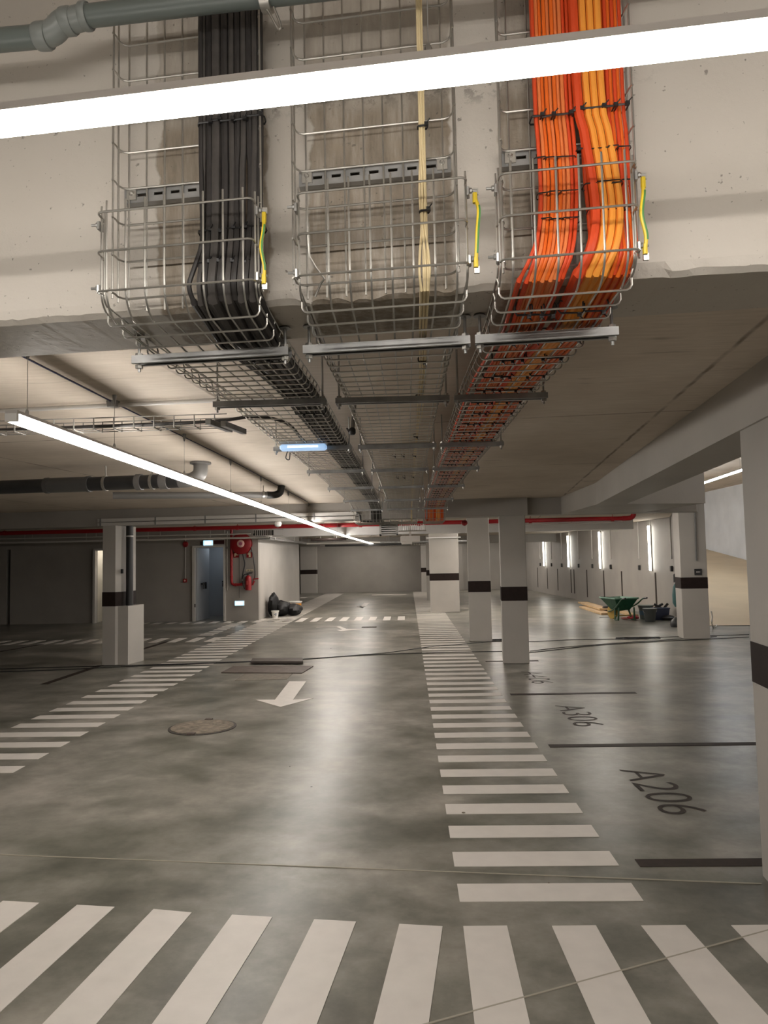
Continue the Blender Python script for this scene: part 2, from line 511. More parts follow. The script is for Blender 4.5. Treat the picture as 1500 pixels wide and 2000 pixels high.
# far beam: left part flush with the columns, right part set back
mb = MB()
yb = lambda x: 10.8 - 0.1 * x
mb.hexa([(-13, yb(-13), 2.155), (1.755, yb(1.755), 2.15), (1.755, yb(1.755) + 0.42, 2.15), (-13, yb(-13) + 0.42, 2.155), (-13, yb(-13), 2.6), (1.755, yb(1.755), 2.6), (1.755, yb(1.755) + 0.42, 2.6), (-13, yb(-13) + 0.42, 2.6)])
solo('far_beam', mb, M['paint_wall'], 'long grey cross beam at the end of the cable trays', 'beam', kind='structure', keep=True)
mb = MB()
mb.hexa([(1.756, yb(1.756) + 0.16, 2.16), (4.15, yb(4.15) + 0.16, 2.15), (4.3, yb(4.15) + 0.5, 2.15), (1.756, yb(1.756) + 0.5, 2.16), (1.756, yb(1.756) + 0.16, 2.6), (4.15, yb(4.15) + 0.16, 2.6), (4.3, yb(4.15) + 0.5, 2.6), (1.756, yb(1.756) + 0.5, 2.6)])
solo('recessed_beam', mb, M['paint_wall'], 'darker set-back beam right of the twin columns', 'beam', kind='structure', keep=True)
# second cross beam, white
mb = MB(); mb.box((1.0, 17.2, 2.28), (8.4, 0.4, 0.30), -0.03)
solo('white_beam', mb, M['paint_white'], 'white cross beam behind the red sprinkler pipe', 'beam', kind='structure', keep=True)
mb = MB(); mb.box((0.5, 28.8, 2.26), (12.0, 0.5, 0.32))
solo('rear_beam', mb, M['paint_wall'], 'farthest grey beam above the end of the lane', 'beam', kind='structure', keep=True)
# right longitudinal beam over the pillar
def rx(y): return 1.655 + (y - 3.67) * 0.1195
mb = MB()
a, b = 1.72, 8.72
mb.hexa([(rx(a), a, 2.15), (rx(a) + .34, a, 2.15), (rx(b) + .36, b, 2.15), (rx(b), b, 2.15), (rx(a), a, 3.97), (rx(a) + .34, a, 3.97), (rx(b) + .36, b, 3.97), (rx(b), b, 3.97)])
solo('side_beam', mb, M['paint'], 'pale beam running back from the right-hand pillar', 'beam', kind='structure', keep=True)
mb = MB(); mb.prism([(2.262, 8.7), (3.62, 8.92), (3.42, 10.55), (2.262, 10.72)], 2.152, 3.97)
solo('block_beam', mb, M['paint'], 'broad dropped beam block under the slab at right', 'beam', kind='structure', keep=True)

# columns
BANDZ = (0.90, 1.12)
def column(x, y, wx, wy, rot, label, top=SL, band=True):
    t = thing('column', label, 'column', (x, y, 0), None, 'structure')
    mb = MB(); mb.box((x, y, top / 2), (wx, wy, top), rot, bev=0.012)
    part('shaft', mb, M['paint'], t)
    if band:
        mb = MB(); mb.box((x, y, sum(BANDZ) / 2), (wx + 0.006, wy + 0.006, BANDZ[1] - BANDZ[0]), rot, bev=0.012)
        part('painted_band', mb, M['brown'], t, label='dark brown band')
    return t
column(1.555, 10.90, 0.375, 0.42, -0.10, 'nearer of the twin banded columns by the right walkway', 2.2)
column(1.325, 13.74, 0.41, 0.42, -0.09, 'twin banded column standing just behind and left of its neighbour')
column(1.03, 21.1, 0.83, 0.5, -0.02, 'broad white banded column with capital strip beside the walkway')
column(1.09, 27.3, 0.83, 0.5, -0.02, 'banded column mostly hidden behind the broad white column')
column(1.00, 34.2, 0.80, 0.5, 0, 'farthest right banded column against the end wall')
column(-4.72, 34.55, 0.78, 0.3, 0, 'farthest left banded column against the end wall')
column(5.20, 13.62, 0.46, 0.46, -0.13, 'banded column at the right beside the ramp opening', 3.97)
# column at left with downpipe and boxed foot
t = thing('column', 'slim banded left column with a black downpipe into its boxed foot', 'column', (-4.6, 11.4, 0), None, 'structure')
mb = MB(); mb.prism([(-4.77, 11.24), (-4.56, 11.22), (-4.50, 11.30), (-4.44, 11.75), (-4.72, 11.80)], 0, 2.2); part('shaft', mb, M['paint'], t)
mb = MB(); mb.prism([(-4.774, 11.236), (-4.558, 11.215), (-4.495, 11.298), (-4.435, 11.755), (-4.72, 11.805)], 0.90, 1.12); part('painted_band', mb, M['brown'], t, label='dark brown band')
mb = MB(); mb.prism([(-4.555, 11.26), (-4.365, 11.24), (-4.28, 11.68), (-4.48, 11.70)], 0, 0.90); part('boxed_foot', mb, M['paint'], t, label='white boxed-in foot')
mb = MB(); mb.tube([(-4.398, 11.38, 0.88), (-4.398, 11.38, 2.16)], 0.056, 14); part('downpipe', mb, M['dark'], t, True, 'black downpipe')
mb = MB(); mb.lathe([(0.060, 0), (0.060, 0.02)], (-4.398, 11.38, 1.98), n=14); part('pipe_clamp', mb, M['conduit'], t, True)
mb = MB(); mb.box((-4.47, 11.26, 1.44), (0.03, 0.04, 0.07)); part('switch_box', mb, M['dark'], t)
# right pillar
t = thing('pillar', 'big pale pillar with brown band at the right edge', 'pillar', (2.0, 3.3, 0), None, 'structure')
px0, py0 = 1.668, 3.67
mb = MB(); mb.prism([(px0 - .068, py0 - .6), (px0 + .6, py0 - .67), (px0 + .66, py0 - .07), (px0 + .03, py0 + .005), (px0, py0 - .02)], 0, 2.2); part('shaft', mb, M['paint'], t)
mb = MB(); mb.prism([(px0 - .071, py0 - .603), (px0 + .603, py0 - .673), (px0 + .663, py0 - .067), (px0 + .03, py0 + .008), (px0 - .003, py0 - .02)], 0.92, 1.115); part('painted_band', mb, M['brown'], t, label='dark brown band')

# walls
mb = MB(); mb.box((-3.4, 34.95, 1.3), (12, 0.3, 2.6)); solo('wall_far', mb, M['paint_wall'], 'plain grey end wall of the driving lane', 'wall', kind='structure', keep=True)
mb = MB(); mb.box((4.2, 35.25, 1.3), (3.6, 0.3, 2.6)); solo('wall_far_right', mb, M['paint_wall'], 'end wall behind the stalls on the right', 'wall', kind='structure', keep=True)
LWY = 19.25
mb = MB()
for (x0, x1, z0, z1) in ((-10.68, -8.39, 0, 2.55), (-8.39, -7.5, 1.93, 2.55), (-7.5, -5.70, 0, 2.55), (-5.70, -4.88, 1.95, 2.55), (-4.88, -3.98, 0, 2.55), (-13, -10.78, 0, 2.55), (-10.78, -10.68, 2.0, 2.55)):
    mb.box(((x0 + x1) / 2, LWY + 0.1, (z0 + z1) / 2), (x1 - x0, 0.2, z1 - z0))
solo('wall_back_left', mb, M['paint_wall'], 'dim grey back wall with two doorways on the left', 'wall', kind='structure', keep=True)
mb = MB(); mb.hexa([(-4.18, LWY + .2, 0), (-3.98, LWY + .2, 0), (-3.93, 26.2, 0), (-4.13, 26.2, 0), (-4.18, LWY + .2, 2.55), (-3.98, LWY + .2, 2.55), (-3.93, 26.2, 2.55), (-4.13, 26.2, 2.55)])
solo('wall_block_side', mb, M['paint'], 'bright side wall of the fire-point block beside the lane', 'wall', kind='structure', keep=True)
mb = MB(); mb.box((-5.8, 26.3, 1.28), (3.5, 0.2, 2.55)); solo('wall_block_rear', mb, M['paint_wall'], 'rear wall of the fire-point block', 'wall', kind='structure', keep=True)
mb = MB(); mb.box((-9.6, 30.5, 1.3), (0.2, 9, 2.6)); solo('wall_rear_left', mb, M['paint_wall'], 'rear left wall beyond the fire-point block', 'wall', kind='structure', keep=True)
def wx(y): return 6.17 - 0.0429 * (y - 19.9)
mb = MB(); mb.hexa([(wx(17.4), 17.4, 0), (wx(17.4) + .22, 17.4, 0), (wx(35.4) + .25, 35.4, 0), (wx(35.4), 35.4, 0), (wx(17.4), 17.4, 4), (wx(17.4) + .22, 17.4, 4), (wx(35.4) + .25, 35.4, 4), (wx(35.4), 35.4, 4)])
solo('wall_right', mb, M['paint_wall'], 'grey right-hand wall with upright lamps', 'wall', kind='structure', keep=True)
mb = MB(); mb.box((-13.1, 14, 1.8), (0.2, 44, 3.6)); solo('wall_left', mb, M['paint_wall'], 'outer left wall of the garage', 'wall', kind='structure', keep=True)
mb = MB(); mb.box((0, -7.1, 1.8), (28, 0.2, 3.6)); solo('wall_near', mb, M['paint_wall'], 'wall behind the viewer', 'wall', kind='structure', keep=True)
mb = MB(); mb.box((11.9, 16, 2.4), (0.2, 48, 5.0)); solo('wall_ramp_right', mb, M['paint_white'], 'bright white wall beside the tan ramp', 'wall', kind='structure', keep=True)
mb = MB(); mb.box((9, 40, 3), (6, 0.2, 6)); solo('wall_ramp_end', mb, M['paint_white'], 'white wall at the head of the ramp', 'wall', kind='structure', keep=True)
# ramp
mb = MB()
for k in range(12):
    y0, y1 = 15.75 + k * 2, 15.75 + (k + 1) * 2
    f0 = lambda y: 0.125 * (y - 15.75)
    mb.hexa([(6.5 if k else 6.15, y0, -.05), (11.85, y0 - (0.35 if k == 0 else 0), -.05), (11.85, y1, -.05), (6.5, y1, -.05), (6.5 if k else 6.15, y0, f0(y0) + .012), (11.85, y0 - (0.35 if k == 0 else 0), f0(y0) + .012), (11.85, y1, f0(y1) + .012), (6.5, y1, f0(y1) + .012)])
solo('ramp_floor', mb, M['tan'], 'tan concrete car ramp rising behind the right column', 'ramp', kind='structure', keep=True)
mb = MB(); mb.box((9.0, 15.585, 0.006), (5.6, 0.05, 0.012), -0.061); solo('trim_1', mb, M['dark'], 'dark drain joint along the foot of the ramp', 'drain', kind='structure')

# doors: back-left doorway with frame, lobby and inner leaf
t = thing('door_1', 'open doorway with pale frame beside the fire hose reel', 'doorway', (-5.29, LWY, 0), None, 'structure')
mb = MB()
mb.box((-5.695, LWY - .02, .975), (.07, .12, 1.95)); mb.box((-4.875, LWY - .02, .975), (.05, .12, 1.95)); mb.box((-5.285, LWY - .02, 1.975), (.87, .12, .05)); part('door_frame', mb, M['frame'], t)
mb = MB(); mb.hexa([(-5.66, LWY, 0.01), (-5.62, LWY, 0.01), (-5.52, LWY + .82, 0.01), (-5.56, LWY + .82, 0.01), (-5.66, LWY, 1.94), (-5.62, LWY, 1.94), (-5.52, LWY + .82, 1.94), (-5.56, LWY + .82, 1.94)]); leaf = part('door_leaf', mb, M['door'], t)
mb = MB()
mb.box((-5.55, LWY + .35, .98), (.05, .30, .05)); mb.box((-5.52, LWY + .25, .93), (.04, .04, .18), 0.3); mb.box((-5.52, LWY + .48, .93), (.04, .04, .18), -0.3); part('panic_bar', mb, M['dark'], leaf)
mb = MB(); mb.box((-5.655, LWY - .085, .42), (.02, .03, .09)); part('hinge', mb, M['brown'], t)
mb = MB(); mb.box((-5.2, LWY + 1.75, 1.2), (2.0, .1, 2.4)); mb.box((-6.1, LWY + 1.0, 1.2), (.1, 1.5, 2.4)); mb.box((-4.45, LWY + 1.0, 1.2), (.1, 1.5, 2.4)); part('lobby_wall', mb, M['door'], t)
mb = MB(); mb.box((-5.10, LWY + 1.67, 0.99), (.55, .05, .05)); mb.box((-5.32, LWY + 1.66, .90), (.09, .06, .10)); mb.box((-4.98, LWY + 1.66, .90), (.06, .06, .10)); part('inner_panic_bar', mb, M['dark'], t)
mb = MB(); mb.box((-5.06, LWY + 1.69, 1.69), (.17, .012, .085)); part('door_plate', mb, M['dark'], t)
t = thing('lobby_lamp', 'unseen square fill lamp added inside the open doorway', 'lamp', (-5.2, LWY + .9, 2.33))  # added lamp, hidden above the door head, brightens the dark lobby
mb = MB(); mb.box((-5.2, LWY + .9, 2.36), (.34, .34, .08)); part('housing', mb, M['white_plastic'], t)
mb = MB(); mb.box((-5.2, LWY + .9, 2.315), (.30, .30, .015)); part('diffuser', mb, mat('lobby fill diffuser', (.8, .85, .9), .4, emit=(.80, .90, 1.0), es=5.0), t)
t = thing('door_2', 'cream door glowing beside the left column', 'door', (-8.0, LWY, 0), None, 'structure')
mb = MB(); mb.box((-8.37, LWY - .02, .965), (.06, .14, 1.93)); mb.box((-7.5, LWY - .02, .965), (.05, .14, 1.93)); mb.box((-7.93, LWY - .02, 1.95), (.9, .14, .05)); part('door_frame', mb, M['frame'], t)
mb = MB(); mb.hexa([(-8.30, LWY + .55, 0.01), (-7.53, LWY + .62, 0.01), (-7.53, LWY + .66, 0.01), (-8.30, LWY + .59, 0.01), (-8.30, LWY + .55, 1.9), (-7.53, LWY + .62, 1.9), (-7.53, LWY + .66, 1.9), (-8.30, LWY + .59, 1.9)]); leaf = part('door_leaf', mb, M['cream_door'], t)
mb = MB(); mb.box((-8.27, LWY + .54, 1.1), (.05, .04, .14)); mb.tube([(-8.27, LWY + .50, 1.12), (-8.16, LWY + .50, 1.12)], .012, 8); part('door_handle', mb, M['dark'], leaf)
mb = MB(); mb.box((-7.9, LWY + 1.2, 1.2), (1.2, .08, 2.4)); mb.box((-8.45, LWY + .7, 1.2), (.08, 1.0, 2.4)); mb.box((-7.4, LWY + .7, 1.2), (.08, 1.0, 2.4)); part('lobby_wall', mb, M['cream_door'], t)
t = thing('lobby_lamp', 'bright ceiling lamp inside the cream doorway', 'lamp', (-7.9, LWY + .35, 2.3))
mb = MB(); mb.box((-7.9, LWY + .35, 2.36), (.34, .2, .08)); part('housing', mb, M['white_plastic'], t)
mb = MB(); mb.box((-7.9, LWY + .35, 2.315), (.30, .16, .015)); part('diffuser', mb, M['lamp'], t)

# ================================================================== FLOOR MARKINGS
def bars(name, label, rects, group=None):
    c = rects[0]
    t = thing(name, label, 'floor marking', (sum(p[0] for p in c) / 4, sum(p[1] for p in c) / 4, 0), group)
    for r in rects:
        mb = MB(); mb.prism([(p[0], p[1]) for p in r], 0.0004, 0.0028)
        part('white_bar', mb, M['white'], t)
    return t
def rect(x0, x1, y0, y1): return [(x0, y0), (x1, y0), (x1, y1), (x0, y1)]
bars('walkway_marking', 'white-barred walkway running back along the right of the lane', [rect(.20, 1.02, 3.394 + .3755 * k, 3.574 + .3755 * k) for k in range(82)])
bars('walkway_marking', 'white-barred walkway along the left of the lane', [rect(-3.85, -3.005, 5.107 + .3755 * k, 5.287 + .3755 * k) for k in range(77)])
fr = []
for k in range(-14, 6):
    x0 = -1.176 + .3685 * k
    if x0 > 0.1: break
    yl = lambda x: 3.325 - .117 * (x + 1.176) + (0.012 if x < -1 else 0)
    fr.append([(x0 - .135, yl(x0) - 1.15), (x0 - .135 + .18, yl(x0 + .18) - 1.15), (x0 + .183, yl(x0 + .183)), (x0, yl(x0))])
bars('crosswalk_marking', 'slanted left half of the broad crosswalk nearest the viewer', fr)
fr = []
for k, s in zip(range(7), (-.017, .01, .04, .08, .06, .06, .06)):
    x0 = .199 + .3705 * k
    e = .055 * k if k < 3 else .12
    fr.append([(x0 + [-.02, 0.03, .09, .05, .05, .05, .05][k], 2.0), (x0 + [-.02, 0.03, .09, .05, .05, .05, .05][k] + .183, 2.0), (x0 + .184, 3.178), (x0, 3.175)])
bars('crosswalk_marking', 'straight right half of the nearest crosswalk below the right walkway', fr)
bars('crosswalk_marking', 'far crosswalk of short bars past the fire-point block', [rect(-7.0 + .3722 * k, -6.815 + .3722 * k, 18.62 - .02 * k if False else 18.55, 19.05 if k < 8 else 19.75) for k in range(19) if not 7 < k < 8] )
bars('crosswalk_marking', 'dim crosswalk behind the left column', [rect(-9.6 + .371 * k, -9.42 + .371 * k, 14.25, 15.05) for k in range(16)])
bars('walkway_marking', 'short row of narrow bars left of the left walkway', [rect(-4.5, -4.2, 15.5 + .3755 * k, 15.68 + .3755 * k) for k in range(8)])
bars('crosswalk_marking', 'narrow far crosswalk left of the end columns', [rect(-8.6 + .45 * k, -8.35 + .45 * k, 30.1, 31.0) for k in range(10)])

def solid_mark(name, poly, m, label, group=None, z=0.0028):
    mb = MB(); mb.prism(poly, 0.0004, z)
    return solo(name, mb, m, label, 'floor marking', group)
def ccw(poly):
    a = sum(poly[i][0] * poly[(i + 1) % len(poly)][1] - poly[(i + 1) % len(poly)][0] * poly[i][1] for i in range(len(poly)))
    return poly if a > 0 else poly[::-1]
pxs = lambda *q: ccw([(F(*p).x, F(*p).y) for p in q])
solid_mark('arrow_marking', pxs((598, 1331), (565, 1331), (537, 1367), (499, 1367), (548, 1381), (612, 1364), (572, 1367)), M['white'], 'white floor arrow pointing at the viewer beside the manhole')
solid_mark('arrow_marking', ccw([(-2.16, 16.85), (-1.62, 17.10), (-1.42, 16.45), (-1.02, 16.30), (-1.50, 15.95), (-1.62, 16.2), (-1.50, 16.3), (-1.68, 16.95), (-2.15, 16.97)]), M['white'], 'white curved turning arrow past the steel plates')
solid_mark('arrow_marking', ccw([(-1.75, 23.9), (-1.42, 24.1), (-1.40, 26.2), (-1.60, 26.2), (-1.58, 24.25), (-1.75, 24.4), (-1.48, 23.3), (-1.1, 24.6), (-1.42, 24.3)][:7]), M['white'], 'third white arrow far along the lane')
solid_mark('arrow_marking', rect(-1.6, -0.1, 31.6, 32.0), M['white'], 'last white marking before the end wall')
for k, (y, x1) in enumerate(((3.80, 2.4), (6.09, 2.85), (8.35, 2.52), (10.98, 1.9))):
    solid_mark('stall_line', rect(1.12, x1, y - .045, y + .045), M['brown_floor'], ['nearest brown stall line ending at the big pillar', 'second brown stall line, between numbers A206 and A306', 'third brown stall line, beyond number A306', 'fourth brown stall line at the twin columns'][k])
solid_mark('stall_line', [(-4.85, 9.5), (-4.75, 9.5), (-4.72, 11.2), (-4.82, 11.2)], M['brown_floor'], 'brown line running up to the left column foot')
solid_mark('stall_line', [(-4.92, 12.9), (-4.82, 12.9), (-4.76, 14.4), (-4.86, 14.4)], M['brown_floor'], 'brown line behind the left column')
solid_mark('stall_line', [(-7.62, 12.6), (-7.52, 12.6), (-7.22, 14.3), (-7.32, 14.3)], M['brown_floor'], 'brown line near the left picture edge')
def text_mark(body, x, y, h, ln, label):
    cu = bpy.data.curves.new('text', 'FONT'); cu.body = body; cu.size = 1; cu.offset = -0.013; cu.extrude = 0
    tmp = bpy.data.objects.new('text', cu)
    COL.objects.link(tmp)
    bpy.context.view_layer.update()
    me = bpy.data.meshes.new_from_object(tmp.evaluated_get(bpy.context.evaluated_depsgraph_get()))
    bpy.data.objects.remove(tmp)
    vs = [v.co.copy() for v in me.vertices]
    w0, w1 = min(v.x for v in vs), max(v.x for v in vs)
    h1 = max(v.y for v in vs); h0 = min(v.y for v in vs)
    for v in me.vertices:      # reads towards -Y, tops of letters towards +X
        v.co = Vector(((v.co.y - h0) / (h1 - h0) * h, -(v.co.x - w0) / (w1 - w0) * ln, 0.0022))
    me.name = 'stall_number'; me.materials.clear(); me.materials.append(M['brown_floor'])
    o = put('stall_number', me, None, (x, y, 0))
    return tag(o, label, 'floor marking')
text_mark('A206', 1.485, 5.41, .285, .92, 'stall number A206 in thin dark figures')
text_mark('A306', 1.485, 7.70, .28, .93, 'stall number A306 in thin dark figures')
text_mark('A406', 1.485, 9.96, .27, .93, 'faint stall number by the nearer twin column')
# saw-cut joints
def joint(a, b, label):
    mb = MB(); d = Vector((b[0] - a[0], b[1] - a[1], 0)).normalized(); nn = Vector((-d.y, d.x, 0)) * .0035
    A, B = Vector((*a, 0)), Vector((*b, 0))
    mb.prism(ccw([(A - nn).to_2d(), (B - nn).to_2d(), (B + nn).to_2d(), (A + nn).to_2d()]), 0.0003, 0.0033)
    solo('floor_joint', mb, M['joint'], label, 'joint', kind='structure')
M['joint'] = mat('joint filler', (0.36, 0.33, 0.27), 0.7)
joint((-4.2, 4.16), (1.62, 3.56), 'thin pale saw cut across the lane')
joint((-.3, 2.39), (1.62, 3.21), 'thin pale saw cut over the nearest crosswalk')

# ================================================================== CABLE TRAYS
WB, BB = 1.78, 1.65        # wall-tray base plane and basket base plane (y at x = 0)
def blend(y): return 1.0 if y < 1.9 else max(0.0, 1 - (y - 1.9) / 1.0)
def shear(x, y): return y - SK * x * blend(y)
WR = 0.0026
def rung_pts(w, h, r=0.012):
    a = w / 2
    return [(-a - .004, h), (-a, h * .75), (-a, r), (-a + r * .4, r * .3), (-a + r, 0), (a - r, 0), (a - r * .4, r * .3), (a, r), (a, h * .75), (a + .004, h)]
# wall trays (on the beam face)
WALLT = [(-.550, .39, 'left wire tray fixed upright on the beam behind the black cables'),
         (-.066, .40, 'middle wire tray fixed upright on the beam behind the cream cables'),
         (.397, .30, 'right wire tray fixed upright on the beam behind the orange cables')]
for k, (cx, wd, lab) in enumerate(WALLT):
    yb0 = S(cx, WB)
    t = thing('wall_tray', lab, 'cable tray', (cx, yb0, 2.21), 'upright wire trays on the beam face')
    R = lambda x, dn, z: (cx + x, WB - dn - SK * (cx + x), z)
    nb = int(round((wd - .04) / .05))
    for i in range(nb + 1):
        x = -nb * .025 + i * .05
        mb = MB(); mb.tube([R(x, 0, 2.215), R(x, 0, 3.36)], WR, 6); part('longitudinal_wire', mb, M['zinc'], t, True)
    for s in (-1, 1):
        for dn in (.022, .052):
            mb = MB(); mb.tube([R(s * (wd / 2 + (.001 if dn < .03 else .004)), dn, 2.235), R(s * (wd / 2 + .002), dn, 3.36)], WR, 6); part('longitudinal_wire', mb, M['zinc'], t, True)
    for i in range(12):
        z = 2.25 + .1 * i
        mb = MB(); mb.tube([R(x, dn + .004, z) for x, dn in rung_pts(wd, .055, .02)], WR, 6); part('rung', mb, M['zinc'], t, True)
    # slotted mounting rail behind the tray
    zc = 2.535
    r = thing('slotted_rail', ['slotted steel rail under the left upright tray', 'slotted steel rail across the middle upright tray', 'slotted steel rail behind the orange cables'][k], 'bracket', (cx, S(cx, 1.80), zc), 'slotted rails on the beam')
    mb = MB()
    a = wd / 2 - .005
    def rail(x0, x1, z0, z1, d0=.004, d1=.022):
        p = [R(x0, -d1, z0), R(x1, -d1, z0), R(x1, -d0, z0), R(x0, -d0, z0), R(x0, -d1, z1), R(x1, -d1, z1), R(x1, -d0, z1), R(x0, -d0, z1)]
        mb.hexa([p[3], p[2], p[1], p[0], p[7], p[6], p[5], p[4]])
    ns = 7 if wd > .35 else 5
    pitch = (2 * a - .05) / ns
    rail(-a, a, zc - .018, zc - .004, .004, .008); rail(-a, a, zc + .004, zc + .018, .004, .008)
    rail(-a, a, zc - .020, zc - .017, .004, .026); rail(-a, a, zc + .017, zc + .020, .004, .026)
    x = -a
    for i in range(ns):
        c = -a + .025 + pitch * (i + .5)
        rail(x, c - .012, zc - .005, zc + .005, .004, .008); x = c + .012
    rail(x, a, zc - .005, zc + .005, .004, .008)
    part('rail', mb, M['zinc_dark'], r)
    for s in (-1, 1):
        mb = MB(); q = R(s * (a - .022), -.001, zc + .003); mb.box(q, (.026, .006, .034), -SK)
        part('clip', mb, M['zinc'], r)
        mb = MB(); mb.lathe([(.006, 0), (.006, .006), (.003, .009)], (q[0], q[1] - .003, q[2]), (-SK, -1, 0), 8); part('bolt', mb, M['zinc'], r, True)

# horizontal trays that bend up in front of the beam
HSTN = [(1.72, 2.162), (2.0, 2.165), (2.97, 2.225), (4.33, 2.243), (5.75, 2.275), (7.25, 2.285), (9.4, 2.30), (10.2, 2.252)]
def run_path():
    p = [(BB, 2.455 - .05 * k) for k in range(5)]
    for k in range(7):
        a = math.pi / 2 * k / 6
        p.append((BB + .075 * (1 - math.cos(a)), 2.237 - .075 * math.sin(a)))
    for (y0, z0), (y1, z1) in zip(HSTN, HSTN[1:]):
        n = max(1, int((y1 - y0) / .12))
        p += [(y0 + (y1 - y0) * i / n, z0 + (z1 - z0) * i / n) for i in range(1 if y0 == 1.72 else 0, n)]
    p += [(10.2, 2.252), (10.27, 2.235), (10.3, 2.18), (10.31, 2.13), (10.36, 2.09), (10.45, 2.08), (10.8, 2.08), (11.18, 2.08), (11.29, 2.10), (11.34, 2.16), (11.35, 2.24), (11.35, 2.395)]
    return p
PATH = run_path()
ARC = [0.0]
for a, b in zip(PATH, PATH[1:]): ARC.append(ARC[-1] + math.hypot(b[0] - a[0], b[1] - a[1]))
def at_arc(s):
    for i in range(len(PATH) - 1):
        if ARC[i + 1] >= s:
            f = (s - ARC[i]) / (ARC[i + 1] - ARC[i])
            y = PATH[i][0] + f * (PATH[i + 1][0] - PATH[i][0]); z = PATH[i][1] + f * (PATH[i + 1][1] - PATH[i][1])
            i0, i1 = max(i - 1, 0), min(i + 2, len(PATH) - 1)
            ty, tz = PATH[i1][0] - PATH[i0][0], PATH[i1][1] - PATH[i0][1]
            l = math.hypot(ty, tz)
            return y, z, ty / l, tz / l
    return PATH[-1][0], PATH[-1][1], 1.0, 0.0
TR = [(-.556, -.56, .40, 'left wire basket tray carrying the black cables under the slab'),
      (-.047, -.05, .40, 'middle wire basket tray, nearly empty, with cream cables'),
      (.379, .395, .30, 'right wire basket tray filled with orange cables')]
CXT = lambda k, y: TR[k][0] + (TR[k][1] - TR[k][0]) * min(1, max(0, (y - 1.7) / .6))
def TP(k, s, x, n):      # point of tray k at arc s, lateral x, height n above its base
    y, z, ty, tz = at_arc(s)
    y2, z2 = y - tz * n, z + ty * n
    X = CXT(k, y) + x
    return (X, shear(X, y2) , z2)
for k, (c0, c1, wd, lab) in enumerate(TR):
    t = thing('cable_tray', lab, 'cable tray', (c1, 2.0, 2.16), 'wire basket trays under the slab')
    nb = int(round((wd - .05) / .05))
    def lwire(x, n, s0=0.0, name='longitudinal_wire'):
        pts = [TP(k, s0, x, n)] + [TP(k, s, x, n) for s in ARC if s > s0 + .01]
        mb = MB(); mb.tube(pts, WR, 5); part(name, mb, M['zinc'], t, True)
    for i in range(nb + 1):
        x = -nb * .025 + i * .05
        if k == 1 and i == 0:
            # cut and bent wire at the lower left of the middle basket
            pts = [TP(k, 0, x, 0), TP(k, .10, x, 0), TP(k, .185, x + .004, 0), TP(k, .21, x + .018, .01), TP(k, .235, x + .036, .03), TP(k, .26, x + .026, .035), TP(k, .30, x + .01, .02)]
            mb = MB(); mb.tube(pts, WR, 6); part('bent_wire', mb, M['zinc'], t, True)
            lwire(x, 0, .30)
            continue
        lwire(x, 0)
    for s in (-1, 1):
        lwire(s * wd / 2, .026)
        lwire(s * (wd / 2 + .003), .05)
    shared = MB(); shared.tube([(x, 0, n) for x, n in rung_pts(wd, .05)], WR, 6)
    sm = shared.mesh('rung', M['zinc'], True)
    s = .03
    while s < ARC[-1]:
        y, z, ty, tz = at_arc(s)
        if 3.0 < y < 10.1 and abs(tz) < .2:
            put('rung', sm, t, Vector((CXT(k, y), y, z - .004)) - t.location)
        else:
            mb = MB(); mb.tube([TP(k, s, x, n - .004) for x, n in rung_pts(wd, .05)], WR, 6); part('rung', mb, M['zinc'], t, True)
        s += .1
    # bolted splice clamps where the basket meets the upright tray
    for sx in (-1, 1):
        for s in (.05, .215):
            p = Vector(TP(k, s, sx * (wd / 2 + .006), .03))
            mb = MB(); mb.box(p, (.007, .020, .024), -SK, bev=.002); mb.lathe([(.007, 0), (.007, .005), (.0035, .006), (.0035, .018)], p + Vector((sx * .004, 0, .004)), (sx, 0, 0), 8)
            part('splice_clamp', mb, M['rod'], t, True)

# earth jumpers
for k, lab in enumerate(('yellow-green earth strap beside the black cables', 'yellow-green earth strap on the middle basket', 'yellow-green earth strap beside the orange cables')):
    wd = TR[k][2]
    a = Vector(TP(k, .065, wd / 2 + .022, .03)); b = Vector(TP(k, .225, wd / 2 + .02, .03))
    t = thing('earth_strap', lab, 'cable', b, 'earth straps')
    bow = (-.006, .004, -.008)[k]
    pts = smooth_path([a, a + Vector((bow * .8 + .004, -.004, -.03)), (a + b) / 2 + Vector((bow, -.006, 0)), b + Vector((.002, -.004, .03)), b], 4)
    mb = MB(); mb.tube(pts, .0045, 8); sh = part('sheath', mb, M['yellow'], t, True)
    mb = MB(); mb.tube([p + Vector((.0022, -.003, 0)) for p in pts[3:-3]], .0026, 6); part('stripe', mb, M['green_stripe'], sh, True, 'green stripe')
    for q, zz in ((a, .012), (b, -.012)):
        mb = MB(); mb.lathe([(.0058, -.012), (.0058, .012)], q, (0, 0, 1), 8); part('lug', mb, M['yellow'], t, True)
        mb = MB(); mb.box(q + Vector((.002, .002, zz * 1.4)), (.012, .006, .016)); part('terminal', mb, M['zinc'], t)

